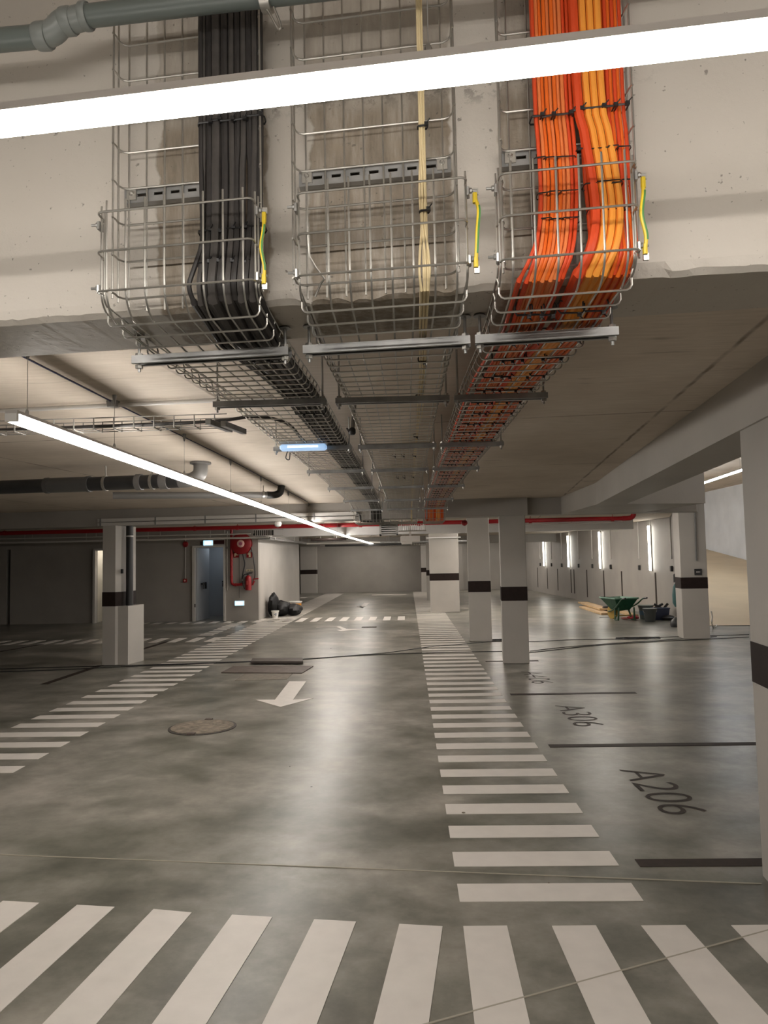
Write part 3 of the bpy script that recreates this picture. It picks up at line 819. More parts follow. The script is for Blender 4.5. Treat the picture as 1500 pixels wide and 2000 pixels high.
# strut brackets with rods
STR = [(2.0, .47, .47, .38), (2.97, .47, .47, .38), (4.33, .47, .47, .38), (5.75, .46, .46, .37), (7.25, .46, .46, .37), (9.0, .46, .46, .37), (10.1, .46, .46, .37)]
TN = ('left tray of black cables', 'middle tray', 'right tray of orange cables')
def zpath(y):
    for (a, b), (c, d) in zip(HSTN, HSTN[1:]):
        if a <= y <= c: return b + (d - b) * (y - a) / (c - a)
    return HSTN[-1][1]
for i, st in enumerate(STR):
    for k in range(3):
        y, ln = st[0], st[1 + k]
        cx = CXT(k, y)
        yc = shear(cx, y) if i == 0 else y
        z = zpath(y) - .008
        ang = -math.atan(SK * 0.9) if i == 0 else -.01 + random.uniform(-.012, .012)
        t = thing('strut_bracket', '%s %s under the %s' % (ORD[i], 'bright steel strut, nearest the beam,' if i == 0 else 'dark steel strut from the beam,', TN[k]), 'bracket', (cx, yc, z - .024), 'struts under the trays')
        ax = Vector((math.cos(ang), math.sin(ang), 0))
        perp = Vector((-ax.y, ax.x, 0))
        c = Vector((cx, yc, z))
        mb = MB()
        H = .023
        def bar(o, wy, z0, z1):
            p = [c - ax * ln / 2 + perp * (o - wy / 2), c + ax * ln / 2 + perp * (o - wy / 2), c + ax * ln / 2 + perp * (o + wy / 2), c - ax * ln / 2 + perp * (o + wy / 2)]
            mb.hexa([q + Vector((0, 0, z0)) for q in p] + [q + Vector((0, 0, z1)) for q in p])
        bar(0, .041, -.003, 0); bar(-.0195, .002, -H, -.003); bar(.0195, .002, -H, -.003); bar(-.0145, .009, -H, -H + .002); bar(.0145, .009, -H, -H + .002)
        part('channel', mb, M['zinc_dark'], t)
        for s in (-1, 1):
            q = c + ax * s * (ln / 2 - .014)
            top = BZ if i == 0 else SL
            mb = MB(); mb.tube([q + Vector((0, 0, -.045)), Vector((q.x, q.y, top))], .0042, 8); rod = part('threaded_rod', mb, M['rod'], t, True)
            mb = MB(); mb.lathe([(.011, -.034), (.011, -.024)], q, (0, 0, 1), 6); mb.lathe([(.011, .001), (.011, .010)], q, (0, 0, 1), 6); part('nut', mb, M['zinc'], rod)
            if i == 0:
                mb = MB(); mb.lathe([(.018, -.006), (.014, 0)], Vector((q.x, q.y, BZ)), (0, 0, 1), 10); part('anchor', mb, M['zinc_dark'], rod)

# ------------------------------------------------------------------ cables
def cable(k, xs, r, m, label, group, inn, dep=0.0, sj=0.0, y_end=16.2):
    """xs: lateral offsets (world x at upright part; tray offset on the run); inn: clearance above tray base"""
    prof = [(1.752, 3.38), (1.752, 2.68), (1.752, 2.56), (1.747, 2.45), (1.737, 2.36), (1.722, 2.29), (1.716, 2.235), (1.738, 2.196), (1.79, 2.172 + .006)]
    pts = []
    for (y, z), x in zip(prof, xs):
        yy = y - r + dep * (1 if z > 2.25 else .5)
        zz = z
        if z < 2.25:
            yy += 0
            zz = z + inn * (1 if z < 2.2 else .6)
        pts.append((x, yy - SK * x, zz))
    pts = smooth_path(pts[:-1], 3)
    x1 = xs[-1]
    first = True
    s0 = next(a for a, p in zip(ARC, PATH) if p[0] > 1.80)
    arcs = [s for s in ARC if s > s0]
    for j, s in enumerate(arcs):
        y, z, ty, tz = at_arc(s)
        if y > y_end: break
        f = min(1, j / 5.0)
        X = xs[-2] + (x1 - xs[-2]) * f * f * (3 - 2 * f)
        X += sj * math.sin(y * 2.3 + x1 * 90) if y > 3 else 0
        n = inn + r * .2
        pts.append((X, shear(X, y - tz * n), z + ty * n))
    mb = MB(); mb.tube(pts, r, 8)
    o = solo('cable', mb, m, label, 'cable', group, smooth=True)
    return o
# black bundle
random.seed(3)
GB = 'black cables in the left tray'
LB = 'black power cable in the bundle of the left tray'
front = [(-.505, .007, 'black2'), (-.490, .0085, 'black'), (-.470, .0125, 'black2'), (-.448, .0105, 'black'), (-.430, .0085, 'black2'), (-.414, .0085, 'black'), (-.398, .0085, 'black2'), (-.383, .0085, 'black'), (-.368, .0085, 'black2'), (-.354, .008, 'black')]
for j, (x, r, m) in enumerate(front):
    d = random.uniform(-.004, .004)
    xs = [x, x, x + d, x + d, x, x - .002, x - .004, x - .006, -.497 + (x + .505) * .79]
    cable(0, xs, r, M[m], '%s black power cable from the left in the front row of the black bundle' % ORDS[j], GB, r + .004 + (j % 2) * .008, 0.0, .002)
for j in range(9):
    x = -.497 + j * .0165
    xs = [x] * 8 + [-.497 + j * .0152]
    cable(0, xs, .0085, M['black' if j % 3 else 'dust'], 'black power cable hidden in the back row of the black bundle', 'back row of the black bundle', .034 + (j % 2) * .006, .016, .003)
cable(0, [-.512, -.512, -.511, -.508, -.506, -.522, -.535, -.528, -.505], .0065, M['black'], 'stray black cable bulging left of the black bundle', None, .012, -.006, .002)
# orange bundle: (x, radius, material, label, group, profile offsets)
P_L = (0, .004, .008, .010, .004, -.006, -.018, -.032, -.022)
P_T = (0, .004, .016, .028, .032, .022, .008, -.008, -.006)
P_R = (0, 0, .004, .006, .008, .006, .004, -.006, -.010)
GO, GR, GA, GRR = 'thin orange cables left in the right tray', 'thin red-orange cables left in the right tray', 'amber cables in the right tray', 'thin orange cables right in the right tray'
LO, LR, LA, LRR = 'thin orange cable left in the orange bundle', 'thin red-orange cable left in the orange bundle', 'stout amber cable in the middle of the orange bundle', 'thin orange cable at the right of the orange bundle'
orange = []
for j, m in enumerate(('red', 'salmon', 'orange', 'orange', 'salmon', 'orange', 'salmon', 'salmon', 'red', 'red')):
    orange.append((.328 + j * .0092, .0046, m + '_cable', LR if m == 'red' else LO if m == 'orange' else 'thin pale orange cable left in the orange bundle', GR if m == 'red' else GO if m == 'orange' else 'thin pale orange cables in the right tray', P_L, .006 + (j % 2) * .004, 0.0 if j % 2 else .005))
for j, m in enumerate(('orange', 'red', 'orange', 'red', 'orange', 'red')):
    orange.append((.333 + j * .0145, .0046, m + '_cable', LR if m == 'red' else LO, GR if m == 'red' else GO, tuple(v * .9 for v in P_L), .016, .012))
orange.append((.424, .0115, 'red_cable', 'stoutest red-orange cable of the orange bundle', None, P_T, .014, -.004))
for j in range(3):
    orange.append((.445 + j * .0175, .0085, 'amber_cable', LA, GA, P_T, .012, -.004))
for j, m in enumerate(('orange', 'red', 'orange', 'red', 'orange', 'red')):
    orange.append((.494 + j * .0086, .0046, m + '_cable', LRR, GRR, P_R, .006 + (j % 2) * .006, .006 if j % 2 else .010))
for j in range(4):
    orange.append((.44 + j * .02, .006, 'red_cable', 'red-orange cable behind the amber cables', 'red-orange cables behind the amber ones', P_R, .028, .018))
nth = {}
for x, r, m, lab, g, P, inn, dep in orange:
    xs = [x + p for p in P[:8]] + [.298 + (x - .328) * 1.03 + (.0 if P is P_R else -.002)]
    nth[lab] = nth.get(lab, -1) + 1
    cable(2, xs, r, M[m], lab if nth[lab] < 0 or g is None or 'behind' in lab else '%s %s, counted from the left' % (ORDS[nth[lab]], lab), g, inn, dep, .0015)
cable(2, [.330, .331, .334, .336, .332, .318, .298, .278, .262], .0046, M['red_cable'], 'stray red-orange cable sagging left of the orange bundle', None, .008, -.006, .001)
# cream cables
for j in range(5):
    x = .052 + (j % 3) * .0052
    o = (j - 2) * .0035
    xs = [x, x, x, x + o * .6, x + o * .2, x + o, x + o * 1.4, x + o * .8, .058 + (j % 3) * .004 + .004 * j]
    cable(1, xs, .0030, M['cream'], '%s thin cream cable of the five in the middle tray' % ORDS[j], 'cream cables in the middle tray', .004 + (j // 3) * .004, -(j // 3) * .004, .004)

# cable ties
TIES = {}
def tie(k, xa, xb, y, z, vert, thick, head=True, label=None, group='cable ties', rad=.0021):
    """loop round a bunch: lateral xa..xb, thickness across the bunch"""
    key = (round(xb - xa, 3), vert, round(thick, 3), head)
    if key not in TIES:
        w, h = (xb - xa) / 2 + .003, thick / 2 + .002
        base = [(-w, -h * .5), (-w * .8, -h), (w * .8, -h), (w, -h * .5), (w, h * .5), (w * .8, h), (-w * .8, h), (-w, h * .5)]
        pts = [(a, b + (-SK * a if vert else 0), random.uniform(-.001, .001)) if vert else (a, 0, b) for a, b in base]
        mb = MB(); mb.tube(pts, rad, 5, True)
        if not head: pass
        elif vert: mb.box((w * .75, -h - .004, .001), (.010, .008, .009)); mb.tube([(w * .75, -h - .006, .002), (w * .75 + .008, -h - .016, .008)], .0016, 5)
        else: mb.box((w * .6, 0, -h - .004), (.010, .008, .009)); mb.tube([(w * .6, 0, -h - .006), (w * .6 + .006, -.006, -h - .016)], .0016, 5)
        TIES[key] = mb.mesh('cable_tie', M['tie'], True)
    xm = (xa + xb) / 2
    o = put('cable_tie', TIES[key], None, (xm, y - (SK * xm if vert else 0), z))
    return tag(o, label, 'cable tie', group)
TLV = 'black cable tie round the orange bundle on the beam face'
TLH = 'black cable tie under the orange cable tray'
for (z, off), row in zip(((2.60, 0), (2.50, 0), (2.41, 0), (2.345, 0), (3.02, 0)), ('second', 'third', 'fourth', 'lowest', 'top')):
    f = min(1, max(0, (2.60 - z) / .25))
    dl, dt, dr = .010 * f, .032 * f, .007 * f
    for tn, (a, b, d, kk) in enumerate(((.322, .345, dl, .03), (.345, .372, dl, .03), (.372, .414, dl, .03), (.412, .437, dt, .03), (.437, .492, dt, .028), (.492, .514, dr, .028), (.514, .541, dr, .028))):
        tie(2, a + d, b + d, 1.748 - (.01 if z < 2.42 else 0), z + (.012 if .40 < a < .52 else 0) + random.uniform(-.004, .004), True, kk, row in ('top', 'second'), '%s black tie from the left, %s row on the upright orange bundle' % (ORDS[tn], row), 'cable ties on the orange bundle', .0021 if row in ('top', 'second') else .0013)
BG = 'cable ties on the black bundle'
for z, row in ((2.68, 'top'), (2.39, 'middle'), (2.30, 'lowest')):
    for tn, (a, b) in enumerate(((-.515, -.48), (-.485, -.456), (-.456, -.42), (-.42, -.39), (-.39, -.345))):
        tie(0, a, b, 1.745 - (.014 if z < 2.35 else 0), z + random.uniform(-.004, .004), True, .035, True, '%s black tie from the left, %s row on the upright black bundle' % (ORDS[tn], row), BG)
yy = 1.86
rw = 0
NUM = 'one two three four five six seven eight nine ten eleven twelve thirteen fourteen fifteen sixteen seventeen eighteen nineteen twenty twenty-one twenty-two twenty-three twenty-four twenty-five twenty-six twenty-seven twenty-eight twenty-nine thirty thirty-one thirty-two thirty-three thirty-four thirty-five thirty-six'.split()
while yy < 9.9:
    z = zpath(max(1.73, yy))
    for tn, (a, b) in enumerate(((.288, .325), (.325, .355), (.355, .385), (.395, .455), (.455, .512))):
        tie(2, a, b, yy - SK * (a + b) / 2 * blend(yy) + random.uniform(-.012, .012), z + .012, False, .028, True, '%s black tie from the left, row %s back from the beam, under the orange tray' % (ORDS[tn], NUM[rw]), 'cable ties under the orange tray')
    rw += 1
    yy += .27 if yy > 2.2 else .24
for yy in (2.2, 3.3, 4.4, 5.6, 6.9, 8.2):
    z = zpath(yy)
    for tn, (a, b) in enumerate(((-.505, -.455), (-.455, -.41), (-.41, -.366))):
        tie(0, a, b, yy, z + .020, False, .046, True, '%s black tie from the left, row at %s, under the black tray' % (ORDS[tn], {2.2: 'the first strut', 3.3: 'the second strut', 4.4: 'the third strut', 5.6: 'the fourth strut', 6.9: 'the fifth strut', 8.2: 'the sixth strut'}[yy]), 'cable ties under the black tray')
for j, (y, z, v) in enumerate(((1.745, 2.615, True), (1.735, 2.395, True), (2.32, 0, False), (3.05, 0, False), (4.1, 0, False), (5.0, 0, False), (6.5, 0, False))):
    tie(1, .050, .068, y, z if v else zpath(y) + .008, v, .012, True, '%s black cable tie from the top along the cream cables' % ORDS[j], 'cable ties on the cream cables')
for yy in (4.95, 6.5):
    for x in (-.08, -.02):
        tie(1, x - .008, x + .008, yy, zpath(yy) + .004, False, .012, True, '%s loose tie on the bare middle tray, %s pair' % ('left' if x < -.05 else 'right', 'nearer' if yy < 5 else 'farther'), 'loose ties on the middle tray')

# ================================================================== LAMPS
def lamp(name, label, a, b, w, h, diff, wires=(), wtop=SL, body=.3, group=None, gripper=True):
    a, b = Vector(a), Vector(b)
    d = (b - a).normalized()
    side = d.cross(Vector((0, 0, 1))).normalized() * (w / 2)
    t = thing(name, label, 'lamp', (a + b) / 2, group)
    def seg(p, q, z0, z1, s=1.0):
        mb = MB()
        S_ = side * s
        mb.hexa([p - S_ + Vector((0, 0, z0)), p + S_ + Vector((0, 0, z0)), q + S_ + Vector((0, 0, z0)), q - S_ + Vector((0, 0, z0)), p - S_ + Vector((0, 0, z1)), p + S_ + Vector((0, 0, z1)), q + S_ + Vector((0, 0, z1)), q - S_ + Vector((0, 0, z1))])
        return mb
    part('body', seg(a, b, h * (1 - body), h, 1.04), M['alu'], t)
    part('diffuser', seg(a + d * .012, b - d * .012, 0, h * (1 - body)), diff, t)
    for p, q in ((a - d * .004, a + d * .012), (b - d * .012, b + d * .004)):
        part('end_cap', seg(p, q, -.001, h * (1 - body), 1.03), M['white_plastic'], t)
    for f in wires:
        p = a + (b - a) * f + Vector((0, 0, h))
        mb = MB(); mb.tube([p, (p.x, p.y, wtop)], .0012, 5); sw = part('suspension_wire', mb, M['rod'], t)
        if gripper:
            mb = MB(); mb.lathe([(.007, 0), (.007, .018), (.003, .026)], p, (0, 0, 1), 8); part('gripper', mb, M['rod'], sw, True)
        mb = MB(); mb.lathe([(.004, -.05), (.009, -.03), (.012, 0)], (p.x, p.y, wtop), (0, 0, 1), 8); part('ceiling_anchor', mb, M['zinc_dark'], sw, True)
    return t
lamp('linear_lamp', 'long linear lamp hung across in front of the beam', (-2.4, 1.232 + 2.4 * SK, 2.383), (2.6, 1.232 - 2.6 * SK, 2.383), .040, .044, M['lamp_front'], (.491,), 3.4, .34)
lamp('linear_lamp', 'long linear lamp running back above the left of the lane', (-1.475, 2.65, 2.093), (-1.475, 16.75, 2.093), .044, .042, M['lamp'], (.008, .068, .15, .24, .33, .45, .58, .72, .9))
lamp('linear_lamp', 'second linear lamp continuing the left one into the distance', (-1.475, 16.77, 2.093), (-1.27, 27.0, 2.093), .044, .042, M['lamp_far'], (.1, .5, .9))
lamp('linear_lamp', 'short crosswise linear lamp at the far end of the lane', (-2.80, 27.2, 2.085), (-1.25, 27.15, 2.085), .05, .05, M['lamp_far'], (.1, .9))
lamp('linear_lamp', 'linear lamp over the ramp at the right edge', (7.6, 16.2, 3.40), (8.3, 23.0, 3.40), .05, .05, M['lamp_cool'], (.1, .9), 3.95)
lamp('linear_lamp', 'unseen fill lamp added on the ceiling of the ramp bay', (7.3, 24.0, 3.8), (7.3, 31, 3.8), .06, .05, M['lamp_cool'], (.1, .9), 3.95)  # extra ramp lamp, added out of view to brighten the ramp
lamp('linear_lamp', 'unseen fill lamp added in the side bay right of the big pillar', (7.5, 2.0, 3.6), (7.5, 9.0, 3.6), .05, .05, M['lamp'], (.1, .9), 3.95)  # added fill light for the right bay, outside the frame
lamp('linear_lamp', 'crosswise fill lamp added unseen behind the viewer', (-2.6, -1.4, 2.5), (2.6, -1.4, 2.5), .05, .05, M['lamp'], (.1, .9), 3.4)  # added fill behind the camera, lights the near floor
lamp('linear_lamp', 'second crosswise fill lamp added unseen behind the viewer', (-3.0, -4.2, 2.6), (3.0, -4.2, 2.6), .05, .05, M['lamp'], (.1, .9), 3.4)  # further added fill lamp behind the camera, never in view
lamp('linear_lamp', 'hidden fill lamp added over the stalls between the far beams', (3.3, 11.6, 2.34), (3.3, 14.3, 2.34), .05, .05, M['lamp'], (.1, .9))  # fill light added above the far beam's edge, out of sight
for lab, a, b in (('hidden fill lamp added over the lane past the white beam', (-2.4, 17.7, 2.34), (-2.4, 22.5, 2.34)), ('hidden fill lamp added right of the walkway past the white beam', (2.3, 17.7, 2.34), (2.3, 22.5, 2.34)), ('hidden fill lamp added over the stalls near the end wall', (3.2, 29.3, 2.30), (3.2, 34.0, 2.30)), ('hidden fill lamp added over the lane near the end wall', (-2.0, 29.3, 2.30), (-2.0, 34.0, 2.30))):  # four added fill lamps, tucked behind beams to brighten the far zone
    lamp('linear_lamp', lab, a, b, .05, .05, M['lamp'], (.1, .9))
lamp('linear_lamp', 'hidden fill lamp added over the stalls past the white beam', (3.3, 18.2, 2.34), (3.3, 22.5, 2.34), .05, .05, M['lamp'], (.1, .9))  # added fill for the far stalls, hidden by the white beam
# upright wall lamps
wl = [18.8, 22.95, 26.7, 30.6]
for i, y in enumerate(wl):
    x = wx(y) - .035
    t = thing('wall_lamp', ['nearest upright wall lamp, beyond the ramp column', 'second upright wall lamp, behind the wheelbarrow', 'third upright wall lamp along the right wall', 'farthest upright wall lamp by the twin columns'][i], 'lamp', (x, y, 1.12), 'upright wall lamps')
    mb = MB(); mb.box((x + .018, y, 1.70), (.03, .075, 1.16), .043); part('body', mb, M['alu'], t)
    mb = MB(); mb.box((x - .018, y, 1.70), (.04, .055, 1.13), .043); part('diffuser', mb, M['lamp_wall'], t)
    mb = MB(); mb.tube([(x + .02, y, 2.28), (x + .02, y, 2.45)], .006, 6); part('feed_conduit', mb, M['conduit'], t)
# bluish emergency light on the left tray
t = thing('emergency_light', 'bluish emergency light clipped to a strut of the left tray', 'lamp', (-.60, 4.27, 2.20))
e0 = Vector((-.604, 4.25, 2.222))
mb = MB(); mb.box(e0 + Vector((0, .03, .028)), (.28, .07, .03), 0, bev=.006); part('body', mb, M['conduit'], t)
mb = MB(); mb.box(e0 + Vector((0, .0, -.004)), (.275, .06, .036), 0, bev=.01); part('lens', mb, M['blue_lamp'], t)
mb = MB(); mb.tube([e0 + Vector((-.09, -.026, -.002)), e0 + Vector((.09, -.026, -.002))], .008, 8); part('tube', mb, M['blue_core'], t)
mb = MB(); mb.tube(smooth_path([e0 + Vector((-.1, .03, -.02)), e0 + Vector((-.11, .03, -.06)), e0 + Vector((-.09, .03, -.07)), e0 + Vector((-.085, .03, -.03))], 4), .003, 5); part('cord', mb, M['tie'], t)

# ================================================================== PIPES AND OVERHEAD SERVICES
# grey-green drain pipe in front of the beam, top left
pp = lambda px, py: BF(px, py, 1.66)
def axis_pipe(pts, r, m, parent, name, n=16):
    mb = MB(); mb.tube(pts, r, n); return part(name, mb, m, parent, True)
p1, p2, p3, p4 = pp(-130, 90), pp(84, 71), pp(122, 45), pp(168, 32)
p5 = pp(560, -14)
t = thing('drain_pipe', 'grey-green plastic drain pipe crossing the beam top left', 'pipe', p4)
r0 = .0285
axis_pipe([p1 + (p1 - p2) * 6, p2], r0, M['pvc'], t, 'pipe_run')
axis_pipe(smooth_path([p2, p2 + (p3 - p2) * .35 + (p2 - p1).normalized() * .012, p3, p3 + (p4 - p3) * .5, p4], 5), r0 * 1.06, M['pvc_light'], t, 'elbow')
dd = (p5 - p4).normalized()
axis_pipe([p4 - dd * .005, p4 + (p5 - p4) * 6], r0 * .95, M['pvc'], t, 'pipe_run')
for q, d, l in ((p2, (p2 - p1).normalized(), .035), (p3 + (p4 - p3) * .25, dd, .03), (p4, dd, .02)):
    mb = MB(); mb.lathe([(r0 * 1.12, -l / 2), (r0 * 1.2, -l / 3), (r0 * 1.2, l / 3), (r0 * 1.12, l / 2)], q, d, 18); part('socket', mb, M['pvc_light'], t, True)
q = pp(520, -2)
mb = MB(); mb.lathe([(r0 * 1.1, -.012), (r0 * 1.1, .012)], q, dd, 18); part('pipe_clamp', mb, M['zinc'], t, True)
mb = MB(); mb.tube(smooth_path([q + Vector((0, -.0, -.025)), q + Vector((.012, -.01, -.05)), q + Vector((.030, -.01, -.085)), q + Vector((.036, -.01, -.075)), q + Vector((.02, -.01, -.03))], 4), .003, 6); part('clamp_hook', mb, M['zinc'], t, True)
# dark ceiling drain at left
def pt(px, py, z): return F(px, py, z)
t = thing('drain_pipe', 'thick dark drain pipe under the slab behind the left lamp', 'pipe', (-2.35, 6.3, 2.25))
A = Vector((-11.3, 7.26, 2.256)); B = Vector((-1.945, 6.15, 2.256))
d = (B - A).normalized()
axis_pipe([A, B], .061, M['pvc_dark'], t, 'pipe_run')
axis_pipe(smooth_path([B - d * .02, B + d * .07, B + d * .14 + Vector((0, 0, .018)), B + d * .185 + Vector((0, 0, .06)), B + d * .19 + Vector((0, 0, .145))], 4), .06, M['pvc_mid'], t, 'elbow')
mb = MB(); mb.lathe([(.09, -.016), (.09, 0)], B + d * .19 + Vector((0, 0, .152)), (0, 0, 1), 18); part('flange', mb, M['pvc_mid'], t, True)
for x, l, m in ((-2.97, .38, 'pvc_coup'), (-3.17, .03, 'pvc_coup'), (-2.78, .03, 'pvc_coup'), (-2.31, .05, 'pvc_mid'), (-2.08, .07, 'pvc_mid')):
    f = (x - A.x) / (B.x - A.x)
    mb = MB(); mb.lathe([(.066 if l > .1 else .070, -l / 2), (.066 if l > .1 else .070, l / 2)], A + (B - A) * f, d, 18); part('coupling', mb, M[m], t, True)
for x in (-2.62, -2.19):
    f = (x - A.x) / (B.x - A.x); q = A + (B - A) * f
    mb = MB(); mb.lathe([(.067, -.012), (.067, .012)], q, d, 18); mb.tube([q + Vector((0, 0, .06)), q + Vector((0, 0, .154))], .005, 6); part('pipe_clamp', mb, M['zinc'], t, True)
t = thing('drain_pipe', 'thin grey branch drain with dark elbow beyond the left lamp', 'pipe', (-2.2, 7.8, 2.27))
A = Vector((-3.1, 7.55, 2.275)); B = Vector((-1.58, 8.15, 2.30))
axis_pipe([A, B], .036, M['pvc_mid'], t, 'pipe_run')
d = (B - A).normalized()
axis_pipe(smooth_path([B, B + d * .09, B + d * .15 + Vector((0, 0, .03)), B + d * .17 + Vector((0, 0, .108))], 4), .041, M['pvc_dark'], t, 'elbow')
mb = MB(); mb.lathe([(.043, -.012), (.043, .012)], B - d * .04, d, 16); mb.tube([B - d * .04 + Vector((0, 0, .04)), B - d * .04 + Vector((0, 0, .108))], .005, 6); part('pipe_clamp', mb, M['zinc'], t, True)
# ceiling conduit
t = thing('ceiling_conduit', 'pale conduit across the slab above the left lamp', 'conduit', (-1.7, 4.1, 2.47))
axis_pipe([(-6, 4.18, 2.39), (-.68, 3.67, 2.39)], .0115, M['conduit'], t, 'conduit_run', 10)
mb = MB(); mb.lathe([(.030, -.03), (.035, 0)], (-1.54, 3.75, 2.41), (0, 0, 1), 12); part('junction_box', mb, M['zinc_dark'], t, True)
mb = MB(); mb.tube([(-1.57, 2.15, 2.405), (-1.54, 3.8, 2.405), (-1.47, 6.0, 2.405), (-1.45, 10.6, 2.405)], .0035, 5); solo('ceiling_cable', mb, M['blue_line'], 'thin dark blue cable along the slab above the left lamp', 'cable')
# side tray joining the left tray
t = thing('side_tray', 'narrow wire tray joining the left tray from the left', 'cable tray', (-2.4, 3.5, 2.21))
SY, SZ = 3.53, 2.215
for dy, dz in ((-.05, 0), (0, 0), (.05, 0), (-.052, .05), (.052, .05)):
    mb = MB(); mb.tube([(-6.0, SY + .12 + dy, SZ + dz), (-.86, SY - .03 + dy, SZ + dz)], WR, 5); part('longitudinal_wire', mb, M['zinc_dull'], t, True)
shared = MB(); shared.tube([(0, -.052, .052), (0, -.052, 0), (0, .052, 0), (0, .052, .052)], WR, 6)
sm = shared.mesh('rung', M['zinc_dull'], True)
for k in range(50):
    x = -.92 - .1 * k
    put('rung', sm, t, Vector((x, SY - .03 + (x + .86) * -.0292, SZ - .003)) - t.location)
mb = MB(); mb.tube(smooth_path([(-6, SY + .10, SZ + .018), (-4, SY + .07, SZ + .018), (-2.5, SY + .0, SZ + .012), (-1.6, SY, SZ + .02), (-.95, SY - .03, SZ + .025), (-.74, SY, SZ + .05), (-.62, 3.75, 2.27), (-.60, 4.15, 2.255), (-.585, 4.3, 2.25)], 4), .0085, 8)
solo('cable', mb, M['black'], 'black cable lying in the narrow side tray', 'cable', smooth=True)
t = thing('support_arm', 'dark steel support arm where the side tray meets the left tray', 'bracket', (-.86, 3.4, 2.19))
for k, (x, y) in enumerate(((-.90, 3.36), (-.845, 3.42))):
    mb = MB(); mb.hexa([(x - .012, y - .10, 2.180), (x + .012, y - .10, 2.180), (x + .06, y + .12, 2.180), (x + .036, y + .12, 2.180), (x - .012, y - .10, 2.205), (x + .012, y - .10, 2.205), (x + .06, y + .12, 2.205), (x + .036, y + .12, 2.205)]); part('arm', mb, M['zinc_dark'], t)
# hanging sleeve between trays
t = thing('hanging_sleeve', 'short grey tube with black gland hanging between left and middle trays', 'conduit', (-.29, 3.9, 2.24))
mb = MB(); mb.tube([(-.285, 3.9, 2.26), (-.268, 3.88, 2.42)], .011, 10); part('tube', mb, M['pvc_mid'], t, True)
mb = MB(); mb.lathe([(.012, 0), (.019, .01), (.019, .03), (.012, .04)], (-.287, 3.9, 2.225), (0, 0, 1), 10); part('gland', mb, M['tie'], t, True)
mb = MB(); mb.tube([(-.287, 3.9, 2.27), (-.30, 3.91, 2.24), (-.32, 3.95, 2.27)], .005, 6); part('tail', mb, M['tie'], t, True)
# trunking on the far beam
for k, (z, h, lab) in enumerate(((2.215, .05, 'upper pale cable duct along the far beam'), (2.155, .045, 'lower pale cable duct along the far beam'))):
    mb = MB(); x0, x1 = -4.85, -.76 - .02 * k
    mb.hexa([(x0, yb(x0) - .06, z), (x1, yb(x1) - .06, z), (x1, yb(x1) - .002, z), (x0, yb(x0) - .002, z), (x0, yb(x0) - .06, z + h), (x1, yb(x1) - .06, z + h), (x1, yb(x1) - .002, z + h), (x0, yb(x0) - .002, z + h)])
    t = thing('cable_duct', lab, 'cable duct', (-2.8, yb(-2.8) - .03, z), 'ducts on the far beam')
    part('duct', mb, M['conduit'], t)
    for x in (-4.8, -3.9, -3.1, -2.3, -1.4):
        mb = MB(); mb.box((x, yb(x) - .064, z + h / 2), (.02, .01, h + .012), -.1); part('clip', mb, M['zinc_dark'], t)
mb = MB(); mb.lathe([(.02, 0), (.05, -.012), (.06, -.04), (.045, -.075), (.012, -.09)], (-1.96, 11.0 - .05, 2.155), (0, 0, 1), 16)
solo('smoke_detector', mb, M['white_plastic'], 'round white detector under the far beam', 'detector', smooth=True)
# dark end panel where left tray drops
t = thing('duct_end', 'dark cable gland cluster at the end of the pale ducts', 'gland', (-.72, 10.9, 2.14))
mb = MB(); mb.tube(smooth_path([(-.74, 10.82, 2.25), (-.70, 10.80, 2.20), (-.69, 10.80, 2.13), (-.60, 10.8, 2.115), (-.45, 10.8, 2.11)], 4), .014, 8); part('bent_cable', mb, M['tie'], t, True)
mb = MB(); mb.lathe([(.02, -.02), (.02, .03)], (-.755, 10.84, 2.24), (1, 0, 0), 8); mb.lathe([(.02, -.02), (.02, .03)], (-.755, 10.84, 2.18), (1, 0, 0), 8); part('gland', mb, M['rod'], t, True)
# slotted white box behind the drop
t = thing('louvred_box', 'pale louvred metal box hung at the end of the trays', 'box', (-.29, 11.45, 1.915))
mb = MB()
bx0, bx1, bz0, bz1, byy = -.435, -.145, 1.915, 2.135, 11.32
mb.box((bx0 + .015, byy + .06, (bz0 + bz1) / 2), (.03, .12, bz1 - bz0)); mb.box((bx1 - .015, byy + .06, (bz0 + bz1) / 2), (.03, .12, bz1 - bz0))
mb.box(((bx0 + bx1) / 2, byy + .06, bz0 + .012), (bx1 - bx0, .12, .024)); mb.box(((bx0 + bx1) / 2, byy + .06, bz1 - .012), (bx1 - bx0, .12, .024)); mb.box(((bx0 + bx1) / 2, byy + .11, (bz0 + bz1) / 2), (bx1 - bx0, .02, bz1 - bz0)); part('case', mb, M['conduit'], t)
for k in range(5):
    mb = MB(); z = bz0 + .044 + k * .034; mb.box(((bx0 + bx1) / 2, byy + .03, z), (bx1 - bx0 - .05, .05, .016)); part('slat', mb, M['white_plastic'], t)
mb = MB(); mb.box((.06, 16.5, 1.99), (.44, .35, .14), 0, bev=.01); mb.box((-.02, 16.4, 1.90), (.24, .25, .06), 0, bev=.01); mb.box((.06, 16.5, 2.20), (.05, .05, .42))
solo('junction_box', mb, M['conduit'], 'pale steel junction box below the far end of the trays', 'box')
mb = MB(); mb.lathe([(.01, 0), (.045, -.02), (.05, -.05), (.03, -.08), (.005, -.09)], (.86, 10.95, 2.115), (0, 0, 1), 14)
solo('fire_sounder', mb, M['red'], 'small red sounder beside the left twin column', 'alarm', smooth=True)
t = thing('wire_comb', 'wire tray section with close upright wires beside the louvred box', 'cable tray', (.08, 12.4, 2.02))
